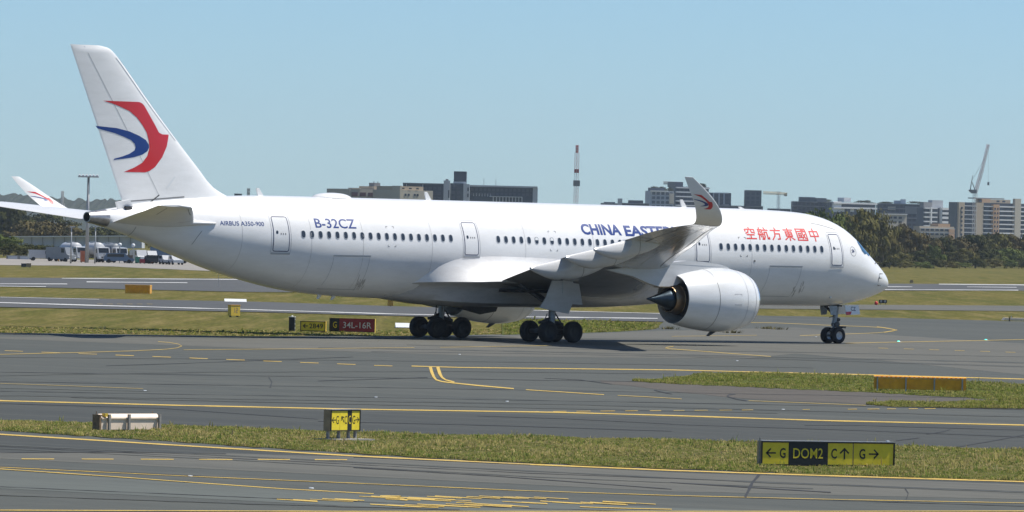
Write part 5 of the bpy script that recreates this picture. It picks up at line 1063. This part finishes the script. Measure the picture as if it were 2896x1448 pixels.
b = Bld('long low dark podium between the winglet and the small tower crane', 2030, 2158, 582, D0 - 60, M['b_dark'], 20); b.slabs(M['b_grey'], [582.5], 2030, 2158, 2.0, 1.); b.windows(M['b_win'], range(2040, 2156, 12), [590], 8, 5); b.block('roof_box', M['b_grey'], 2042, 2062, 578, 583, 3, 10)
b = Bld('plain black boxy tower left of the small yellow crane', 2107, 2154, 538, D0, M['b_dark'], 16); b.slabs(M['b_grey'], [538.5], 2107, 2154, 1.6, .6); b.windows(M['b_glass'], [2116, 2130, 2144], [548, 560, 572], 9, 8, 'glass_panel')
b = Bld('low dark block below the small yellow crane', 2172, 2236, 590, D0, M['b_dark'], 16); b.windows(M['b_win'], range(2180, 2230, 10), [596], 6, 4); b.slabs(M['b_grey'], [590.5], 2172, 2236, 1.5, .8)
b = Bld('blue-grey block with a setback roof storey above the forward fuselage', 2241, 2352, 570, D0 - 50, M['b_dark'], 22); b.block('setback_storey', M['b_dark'], 2261, 2305, 557, 571, 2, 16); b.slabs(M['b_grey'], [571, 583], 2241, 2352, 2.2, 1.2); b.windows(M['b_win'], range(2250, 2350, 12), [577, 590], 9, 7); b.slabs(M['b_pale'], [558], 2260, 2306, 1.6, .8)
b = Bld('white banded apartment row with roof planting above the cockpit', 2353, 2480, 574, D0 - 80, M['b_dark'], 8, R(32)); b.slabs(M['b_white'], [575, 588], 2353, 2480, 4.4, 2.0); b.block('white_end', M['b_white'], 2353, 2378, 571, 600, -1.0, 8); b.windows(M['b_win'], [2360, 2370], [582], 6, 5); b.windows(M['b_white'], [2384, 2412, 2432, 2460], [595], 11, 8, 'panel'); b.block('plant_room', M['b_white'], 2396, 2416, 559, 571, 3, 10); b.block('roof_shade', M['b_dark'], 2316, 2345, 562, 573, 3, 10)
b = Bld('dark apartment block with white roof box right of the cockpit trees', 2482, 2612, 576, D0, M['b_dark'], 22); b.slabs(M['b_grey'], [577, 590, 603, 616], 2482, 2612, 2.2, 1.4); b.windows(M['b_win'], range(2490, 2610, 12), [583, 596, 609, 622, 635], 9, 7); b.block('roof_box', M['b_white'], 2548, 2562, 563, 577, 2, 9); b.block('roof_box', M['b_pale'], 2530, 2549, 567, 577, 3, 10); b.block('grey_front', M['b_grey'], 2560, 2606, 583, 604, -1.0, .5); b.windows(M['b_cream'], [2522], [589], 22, 9, 'panel', 1.2)
b = Bld('small cream block with two rows of square windows', 2494, 2567, 605, D0 - 260, M['b_cream'], 6, R(32)); b.windows(M['b_win'], [2520, 2533, 2548], [615, 628], 9, 6); b.windows(M['b_win'], [2504], [622], 5, 12); b.slabs(M['b_white'], [605.5], 2494, 2567, 2, .8)
b = Bld('white and dark balcony apartments left of the tan block', 2610, 2707, 588, D0 - 150, M['b_dark'], 6, R(34)); vv = [589 + k * 12.6 for k in range(6)]; b.slabs(M['b_white'], vv, 2612, 2650, 3.4, 1.2); b.slabs(M['b_white'], [v + 1 for v in vv], 2662, 2705, 6.5, 2.0); b.windows(M['b_white'], [2632, 2661], [618], 4, 66, 'pier', 1.3); b.windows(M['b_win'], [2620, 2645, 2672, 2690], [v + 6.4 for v in vv], 12, 6); b.block('roof_storey', M['b_pale'], 2640, 2672, 566, 589, 1, 5); b.block('roof_garden_box', M['b_grey'], 2615, 2640, 572, 589, 1, 5)
b = Bld('low orange-brown houses in front of the white balcony apartments', 2600, 2702, 640, D0 - 500, M['b_tan'], 6, R(30)); b.windows(M['b_win'], range(2610, 2700, 14), [650, 662], 9, 6); b.slabs(M['b_pale'], [646, 658], 2600, 2702, 1.8, 1.); b.block('gable', M['b_orange'], 2685, 2701, 646, 680, -1, 4); b.block('upper', M['b_orange'], 2655, 2690, 632, 641, 0, 8)
b = Bld('big tan apartment block with white balconies and orange column at far right', 2707, 2960, 574, D0 - 300, M['b_win'], 8, R(34)); vv = [584 + k * 12.5 for k in range(8)]
b.windows(M['b_tan'], [2716], [624], 17, 100, 'pier', 1.6); b.windows(M['b_tan'], [2770], [624], 22, 100, 'pier', 1.4); b.windows(M['b_orange'], [2818], [626], 18, 96, 'pier', 1.9); b.windows(M['b_cream'], [2881], [618], 18, 116, 'pier', 2.2)
b.slabs(M['b_pale'], vv, 2725, 2759, 2.2, 1.5); b.slabs(M['b_pale'], vv, 2781, 2809, 2.6, 1.7); b.slabs(M['b_white'], vv, 2827, 2872, 3.4, 2.0); b.slabs(M['b_white'], vv, 2890, 2960, 3.2, 2.0)
b.windows(M['b_glass'], [2735, 2750, 2795, 2838, 2858, 2905, 2925], [v + 6.2 for v in vv], 10, 7); b.windows(M['b_win'], [2716, 2814, 2822], [v + 6.2 for v in vv], 4, 6, 'small_window', 2.05); b.block('roof_storey', M['b_orange'], 2783, 2808, 562, 575, 1, 7); b.block('roof_storey', M['b_tan'], 2808, 2868, 564, 575, 1, 7); b.block('roof_beam', M['b_grey'], 2760, 2850, 560, 563, 1, 7); b.windows(M['b_glass'], [2776, 2828, 2845], [569], 8, 5)
b = Bld('tiny glass rooftop cabin beyond the rear fuselage', 663, 683, 547, 2600, M['b_glass'], 6); b.slabs(M['b_grey'], [548, 553], 662, 684, 1.6, .5)
# long pale shed roof at the left and the low wall in front of it
b = Bld('long pale blue shed roof behind the hedge at far left', 30, 402, 672, 1800, M['b_pale'], 14); b.slabs(M['b_white'], [673], 28, 404, 3.0, 1.2); b.windows(M['b_grey'], range(60, 400, 31), [686], 2, 22, 'post', .4)
b.t.rotation_euler[1] = R(-1.6)
b = Bld('low grey concrete wall segments on the apron at far left', 18, 92, 722, 1300, M['b_grey'], 1.0); b.windows(M['b_pale'], [36, 70], [728], 26, 8, 'wall_panel', .2); b.t['category'] = 'wall'
# rooftop greenery on three of the blocks
for i_, (u, D, vb, vt, w, lab) in enumerate(((1852, D0 + 8, 540, 526, 24, 'roof garden tree left on the pale apartment block'), (1873, D0 + 8, 540, 527, 24, 'roof garden tree in the middle of the pale apartment block'), (1894, D0 + 8, 540, 530, 16, 'roof garden tree right on the pale apartment block'), (1985, D0 + 88, 528, 518, 26, 'roof garden tree on the banded block right of the winglet'), (2330, D0 - 60, 570, 562, 40, 'roof hedge left of the white plant room'), (2445, D0 - 60, 574, 566, 50, 'roof hedge right of the white plant room'), (2505, D0 + 5, 576, 570, 40, 'roof hedge on the dark apartment block'), (2590, D0 + 5, 576, 569, 40, 'roof hedge right of the white roof box'))):
    p = W(u, vb, D); h = W(u, vt, D).z - p.z; t = thing('roof_plant', lab, 'plant', (p.x, D + 4, p.z), 0, 'roof gardens'); me, L_ = CROWNS[i_ % 7]; key = (i_ % 7, 'leaf1')
    if key not in CM: m2 = me.copy(); m2.materials.append(M['leaf1']); CM[key] = m2
    share('crown', CM[key], (0, 0, -.2 * h), (0, 0, 0), (w / F_PX * D / 1.5, 2.2, h * 1.2), t); MB().bar((0, 0, 0), (0, 0, h * .5), .2, 6).build('trunk', M['bark'], t)

# ---------------------------------------------------------------- cranes and masts
def lattice(mb, p, q, wd, n, r, alt=None):
    p, q = Vector(p), Vector(q); d = q - p; x = d.normalized().orthogonal().normalized() * wd / 2; y = d.normalized().cross(x).normalized() * wd / 2; cs = [x + y, x - y, -x - y, -x + y]
    for c in cs: mb.bar(p + c, q + c, r, 5)
    for k in range(n):
        a, e = p + d * k / n, p + d * (k + 1) / n
        for i in range(4): mb.bar(a + cs[i], e + cs[(i + 1) % 4], r * .8, 4); mb.bar(a + cs[i], a + cs[(i + 1) % 4], r * .8, 4)
    return mb
p = W(1628, 600, 3000); top = W(1628, 432, 3000)
t = thing('tower_crane', 'red and white lattice crane mast standing alone above mid fuselage', 'crane', (p.x, 3000, 0))
n = 6
for k in range(n):
    z0 = p.z * 0 + (top.z) * k / n; z1 = top.z * (k + 1) / n; mb = MB(); lattice(mb, (0, 0, z0), (0, 0, z1), 1.25, 3, .065); mb.build('mast_section', M['crane_red'] if k % 2 else M['crane_white'], t)
mb = MB(); lattice(mb, (0, 0, top.z), (0, 0, W(1628, 410, 3000).z), .7, 3, .14); mb.build('top_section', M['crane_red'], t); z = W(1628, 519, 3000).z; MB().box(-1.3, 1.5, -1, 1, z - 1.1, z + 1.3).build('cab', M['b_grey'], t); MB().box(-1.0, 1.0, -.8, .8, W(1628, 484, 3000).z - .7, W(1628, 484, 3000).z + .8).build('collar', M['crane_red'], t)
def P_(u, v, D, o): return W(u, v, D) - Vector((o.x, o.y, 0))
o = W(2757, 575, 3600); t = thing('luffing_crane', 'luffing crane with steep pink jib standing over the tan apartments', 'crane', (o.x, 3600, 0))
def cp(u, v): return W(u, v, 3600) - Vector((o.x, 3600, 0))
mb = MB(); lattice(mb, (0, 0, 0), (0, 0, cp(2757, 545).z), 1.5, 14, .09); mb.build('mast', M['crane_white'], t)
mb = MB(); lattice(mb, cp(2759, 543), cp(2778, 478), 1.2, 9, .085); lattice(mb, cp(2778, 478), cp(2795, 408), 1.0, 9, .075); mb.build('jib', M['crane_red'], t)
mb = MB().bar(cp(2759, 542), cp(2748, 512), .2, 6).bar(cp(2744, 540), cp(2748, 512), .18, 6).bar(cp(2748, 512), cp(2751, 496), .14, 6).bar(cp(2748, 512), cp(2786, 445), .07, 5).bar(cp(2743, 540), cp(2746, 520), .12, 6); mb.build('back_frame', M['b_grey'], t)
a_, c_ = cp(2739, 536), cp(2762, 547); MB().prism([(a_.x, c_.z + 1.2), (a_.x + .4, a_.z), (c_.x, a_.z), (c_.x, c_.z), (a_.x + 1.5, c_.z)], lambda x, z: (x, -1.2, z), lambda x, z: (x, 1.2, z)).build('machinery_deck', M['b_grey'], t)
MB().bar(cp(2795, 409), cp(2795, 520), .05, 4).box(*(cp(2795, 520).x - .5, cp(2795, 520).x + .5), -.4, .4, cp(2795, 524).z, cp(2795, 515).z).build('hook', M['b_grey'], t)
o = W(2201, 600, D0); t = thing('tower_crane', 'small yellow hammerhead tower crane left of the cockpit', 'crane', (o.x, D0, 0))
def cp(u, v): return W(u, v, D0) - Vector((o.x, D0, 0))
mb = MB(); lattice(mb, (0, 0, 0), (0, 0, cp(2201, 541).z), 1.3, 12, .10); mb.build('mast', M['crane_white'], t); mb = MB(); lattice(mb, cp(2201, 547), cp(2158, 545), 1.2, 9, .11); mb.build('jib', M['crane_yellow'], t)
mb = MB(); lattice(mb, cp(2201, 547), cp(2227, 549), 1.1, 5, .11); mb.build('counter_jib', M['crane_yellow'], t); a_ = cp(2222, 549); MB().box(a_.x - .9, a_.x + .9, -.7, .7, a_.z - 1.3, a_.z + .6).build('counterweight', M['crane_yellow'], t); MB().bar(cp(2201, 541), cp(2180, 545), .07, 4).bar(cp(2201, 541), cp(2222, 547), .07, 4).build('tie_bar', M['crane_yellow'], t)
o = W(1905, 560, D0 + 300); t = thing('tower_crane', 'crane showing only its grey jib tip left of the winglet', 'crane', (o.x, D0 + 300, 0))
def cp(u, v): return W(u, v, D0 + 300) - Vector((o.x, D0 + 300, 0))
mb = MB(); lattice(mb, cp(1920, 519), cp(1876, 517), 1.2, 8, .16); mb.build('jib', M['b_grey'], t); mb = MB(); lattice(mb, cp(1922, 600) * 1.0, cp(1922, 516), 1.3, 8, .16); mb.build('mast', M['b_grey'], t)
for u, v0, v1, D, lab, mm in ((177, 610, 540, 5200, 'distant pale lattice tower on the left skyline', 'crane_white'), (703, 590, 532, 2600, 'thin dark mast sticking up behind the rear fuselage', 'b_grey')):
    p = W(u, v1, D); t = thing('lattice_mast', lab, 'mast', (p.x, D, 0)); w_ = .0007 * D; mb = MB(); lattice(mb, (0, 0, 0), (0, 0, p.z * .7), w_ * .6, 8, w_ * .08); mb.build('lower_section', M[mm], t); mb = MB(); lattice(mb, (0, 0, p.z * .7), (0, 0, p.z), w_ * .35, 5, w_ * .06); mb.build('upper_section', M[mm], t)
# floodlight mast by the service apron
o = G(245, 743); t = thing('floodlight_mast', 'tall grey floodlight mast with a flat ring of lamps beside the tail', 'light mast', (o.x, o.y, 0)); zt = W(245, 500, o.y).z
MB().bar((0, 0, 0), (0, 0, zt), .34, 12, .20).build('pole', M['steel'], t, True); MB().box(-1.75, 1.75, -.6, .6, zt - .1, zt + .12).build('head_frame', M['steel'], t)
for k in range(6): x = -1.5 + k * .6; MB().prism([(-.2, 0), (.2, 0), (.14, .26), (-.14, .26)], lambda u_, z_: (x + u_, -.75, zt + .12 + z_ - .1), lambda u_, z_: (x + u_, -.35, zt + .16 + z_)).build('floodlight', M['b_pale'], t)
for u, vt, lab in ((268, 640, 'thin lamp post right of the floodlight mast'), (200, 642, 'thin lamp post left of the floodlight mast')):
    o = G(u, 745); zt = W(u, vt, o.y).z; t = thing('lamp_post', lab, 'lamp post', (o.x, o.y, 0)); MB().bar((0, 0, 0), (0, 0, zt), .14, 8, .09).build('pole', M['steel'], t, True); MB().box(-.3, .5, -.12, .12, zt - .05, zt + .1).build('head', M['b_pale'], t)
# airfield fence in front of the right tree belt
p0, p1 = G(2490, 757.5), G(2960, 759); t = thing('fence', 'low dark mesh fence in front of the right tree belt', 'fence', (p0.x, p0.y, -.05), math.atan2(p1.y - p0.y, p1.x - p0.x)); Lf = (p1 - p0).length
for k in range(15): bx('post', t, M['gear_dark'], Lf * k / 14 - .05, Lf * k / 14 + .05, -.05, .05, 0, 1.5)
for k in range(4): bx('rail', t, M['gear_dark'], 0, Lf, -.03, .03, .3 + k * .38, .36 + k * .38)

# ---------------------------------------------------------------- vehicles on the service apron
M['v_white'] = mat('vehicle_white', (.52, .53, .54), .35, coat=.4, var=.06, scale=1); M['v_grey'] = mat('vehicle_grey', (.20, .22, .24), .4, coat=.3, var=.1, scale=1); M['v_orange'] = mat('vehicle_orange', (.48, .13, .05), .5, var=.15, scale=1); M['v_dark'] = mat('vehicle_dark', (.03, .032, .036), .5); M['v_glass'] = mat('vehicle_glass', (.02, .025, .03), .1); M['v_green'] = mat('vehicle_green', (.05, .22, .15), .5); M['v_blue'] = mat('vehicle_blue', (.10, .16, .24), .4)
def vwheels(t, xs, yb, r):
    for x in xs:
        for y in yb: w_ = MB().lathe([(-.14, r * .5), (-.14, r * .95), (0, r), (.14, r * .95), (.14, r * .5)], (x, y, r), (0, 1, 0), 16).build('wheel', M['rubber'], t); MB().lathe([(-.1, r * .5), (-.1, .001)], (x, y, r), (0, 1, 0), 12).build('rim', M['rim'], w_)
def tanker(label, u, v, yaw, tank='v_white', cab='v_white', L_=7.5, R_=1.15):
    o = G(u, v); t = thing('tank_truck', label, 'truck', (o.x, o.y, 0), yaw, 'service vehicles on the far apron')
    MB().box(-L_ / 2, L_ / 2, -.5, .5, .7, 1.0).build('chassis', M['v_dark'], t); vwheels(t, (-L_ / 2 + .9, -L_ / 2 + 2.1, L_ / 2 - 1.0), (-1.05, 1.05), .5)
    tk = MB().lathe([(-L_ / 2, .001), (-L_ / 2 + .05, R_ * .6), (-L_ / 2 + .3, R_ * .97), (-L_ / 2 + .5, R_), (L_ / 2 - 2.6, R_), (L_ / 2 - 2.4, R_ * .9), (L_ / 2 - 2.3, .001)], (0, 0, 1.05 + R_), (1, 0, 0), 24).build('tank', M[tank], t, True); MB().box(-L_ / 2 + 1.2, -L_ / 2 + 3.2, -.3, .3, 1.03 + 2 * R_, 1.2 + 2 * R_).build('walkway', M['steel'], tk)
    c = MB().prism([(L_ / 2 - 2.0, .6), (L_ / 2, .6), (L_ / 2, 1.6), (L_ / 2 - .35, 2.6), (L_ / 2 - 2.0, 2.7)], lambda x, z: (x, -1.1, z), lambda x, z: (x, 1.1, z)).build('cab', M[cab], t)
    MB().box(L_ / 2 - 1.5, L_ / 2 - .5, -1.13, 1.13, 1.65, 2.35).build('side_window', M['v_glass'], c); MB().prism([(L_ / 2 - .01, 1.68), (L_ / 2 + .02, 1.68), (L_ / 2 - .28, 2.5), (L_ / 2 - .31, 2.5)], lambda x, z: (x, -.95, z), lambda x, z: (x, .95, z)).build('windscreen', M['v_glass'], c)
    for y in (-.8, .8): MB().box(L_ / 2, L_ / 2 + .05, y - .15, y + .15, .85, 1.05).build('headlight', M['shade'], c)
def car(label, u, v, yaw, m='v_white', L_=4.6, H_=1.6, van=False):
    o = G(u, v); t = thing('van' if van else 'car', label, 'van' if van else 'car', (o.x, o.y, 0), yaw, 'service vehicles on the far apron'); h = L_ / 2
    prof = [(-h, .35), (h, .35), (h, .8), (h - .9, .98), (h - 1.6, H_), (-h + .5, H_), (-h, .95)] if not van else [(-h, .4), (h, .4), (h, 1.1), (h - .6, 1.3), (h - 1.1, H_), (-h, H_)]
    b_ = MB().prism(prof, lambda x, z: (x, -.9, z), lambda x, z: (x, .9, z)).build('body', M[m], t); vwheels(t, (-h + .85, h - .85), (-.82, .82), .34)
    MB().box(-h + .55 if not van else h - 1.9, h - 1.75 if not van else h - 1.15, -.93, .93, H_ * .62, H_ * .92).build('side_window', M['v_glass'], b_); MB().box(-h - .02, -h + .05, -.7, .7, H_ * .62, H_ * .9).build('rear_window', M['v_glass'], b_)
    for y in (-.65, .65): MB().box(h, h + .03, y - .15, y + .15, .62, .8).build('headlight', M['shade'], b_)
tanker('white tank truck facing right, leftmost of the three by the floodlight mast', 208, 740, R(-62)); tanker('white tank truck directly right of the floodlight mast', 272, 741.5, R(-66), R_=1.2); tanker('grey and white tank truck third from the left on the far apron', 318, 742.5, R(-60), tank='v_grey')
car('grey box van parked left of the tank trucks', 172, 739.5, R(-40), 'v_grey', 5.6, 2.5, True); car('white van behind the hedge end, far left of the apron', 118, 737.5, R(10), 'v_white', 4.8, 1.9, True); car('dark grey pickup in front of the third tank truck', 336, 744, R(5), 'v_blue', 5.2, 1.7)
car('white van behind the green bin', 392, 744, R(-70), 'v_white', 5.2, 2.3, True); car('white and red van left of the parked cars', 418, 744.5, R(-62), 'v_white', 5.2, 2.2, True); car('dark car left of the white pair under the tail', 446, 746.5, R(-20), 'v_dark', 4.4, 1.5); car('white car in the middle of the pair under the tail', 470, 747.5, R(-75), 'v_white', 4.4, 1.55); car('white car right of the pair under the tail', 497, 748.5, R(-75), 'v_white', 4.4, 1.55); car('grey box truck behind the white cars under the tail', 480, 744, R(0), 'v_blue', 7.0, 2.8, True)
def bin_(name, label, u, v, m, w_, h_, cat):
    o = G(u, v); t = thing(name, label, cat, (o.x, o.y, 0), R(12)); MB().prism([(-w_ / 2, .12), (w_ / 2, .12), (w_ / 2 * 1.08, h_), (-w_ / 2 * 1.08, h_)], lambda x, z: (x, -w_ / 2, z), lambda x, z: (x, w_ / 2, z)).build('body', M[m], t); MB().box(-w_ * .58, w_ * .58, -w_ * .55, w_ * .55, h_ + .005, h_ + .1).build('lid', M[m], t)
    for x in (-w_ * .4, w_ * .4): MB().lathe([(-.06, .001), (-.06, .13), (.06, .13), (.06, .001)], (x, -w_ * .3, .13), (0, 1, 0), 10).build('castor', M['rubber'], t)
bin_('service_stand', 'tall orange-red service stand at the foot of the floodlight mast', 235, 742.5, 'v_orange', .9, 1.9, 'stand'); bin_('waste_bin', 'green bin in front of the white van', 389, 744.5, 'v_green', .8, 1.0, 'bin'); bin_('waste_bin', 'orange bin right of the white and red van', 428, 746, 'v_orange', .55, .7, 'bin'); bin_('waste_bin', 'small orange bin before the grey box van', 162, 739, 'orange_top', .5, .9, 'bin'); bin_('waste_bin', 'maroon bin right of the green bin', 402, 745.5, 'sign_red', .8, .7, 'bin'); bin_('waste_bin', 'dark brown bin left of the green bin', 365, 744.5, 'rust', 1.0, 1.3, 'bin')
for u, vt, lab in ((336, 692, 'amber beacon post above the dark pickup'), (374, 694, 'white globe lamp post left of the vans')):
    o = G(u, 744); zt = W(u, vt, o.y).z; t = thing('beacon_post', lab, 'lamp post', (o.x, o.y + 2, 0)); MB().bar((0, 0, 0), (0, 0, zt), .08, 8).build('pole', M['steel'], t); MB().lathe([(-.35, .001), (-.25, .25), (0, .35), (.25, .25), (.35, .001)], (0, 0, zt), (0, 0, 1), 12).build('globe', M['shade'], t, True)

# ---------------------------------------------------------------- air
hz = MB().box(-2600, 2600, -40, 7400, -1.5, 130).build('haze', M['white']); hz.data.materials.clear()
hm = bpy.data.materials.new('haze'); hm.use_nodes = True; nt = hm.node_tree; nt.nodes.clear(); ou = nt.nodes.new('ShaderNodeOutputMaterial'); pv = nt.nodes.new('ShaderNodeVolumePrincipled')
pv.inputs['Color'].default_value = (.74, .87, 1, 1); pv.inputs['Density'].default_value = HAZE; pv.inputs['Anisotropy'].default_value = 0.0
nt.links.new(pv.outputs[0], ou.inputs['Volume']); hz.data.materials.append(hm); tag(hz, 'thin pale blue haze over the far side of the airfield', 'haze', kind='stuff')
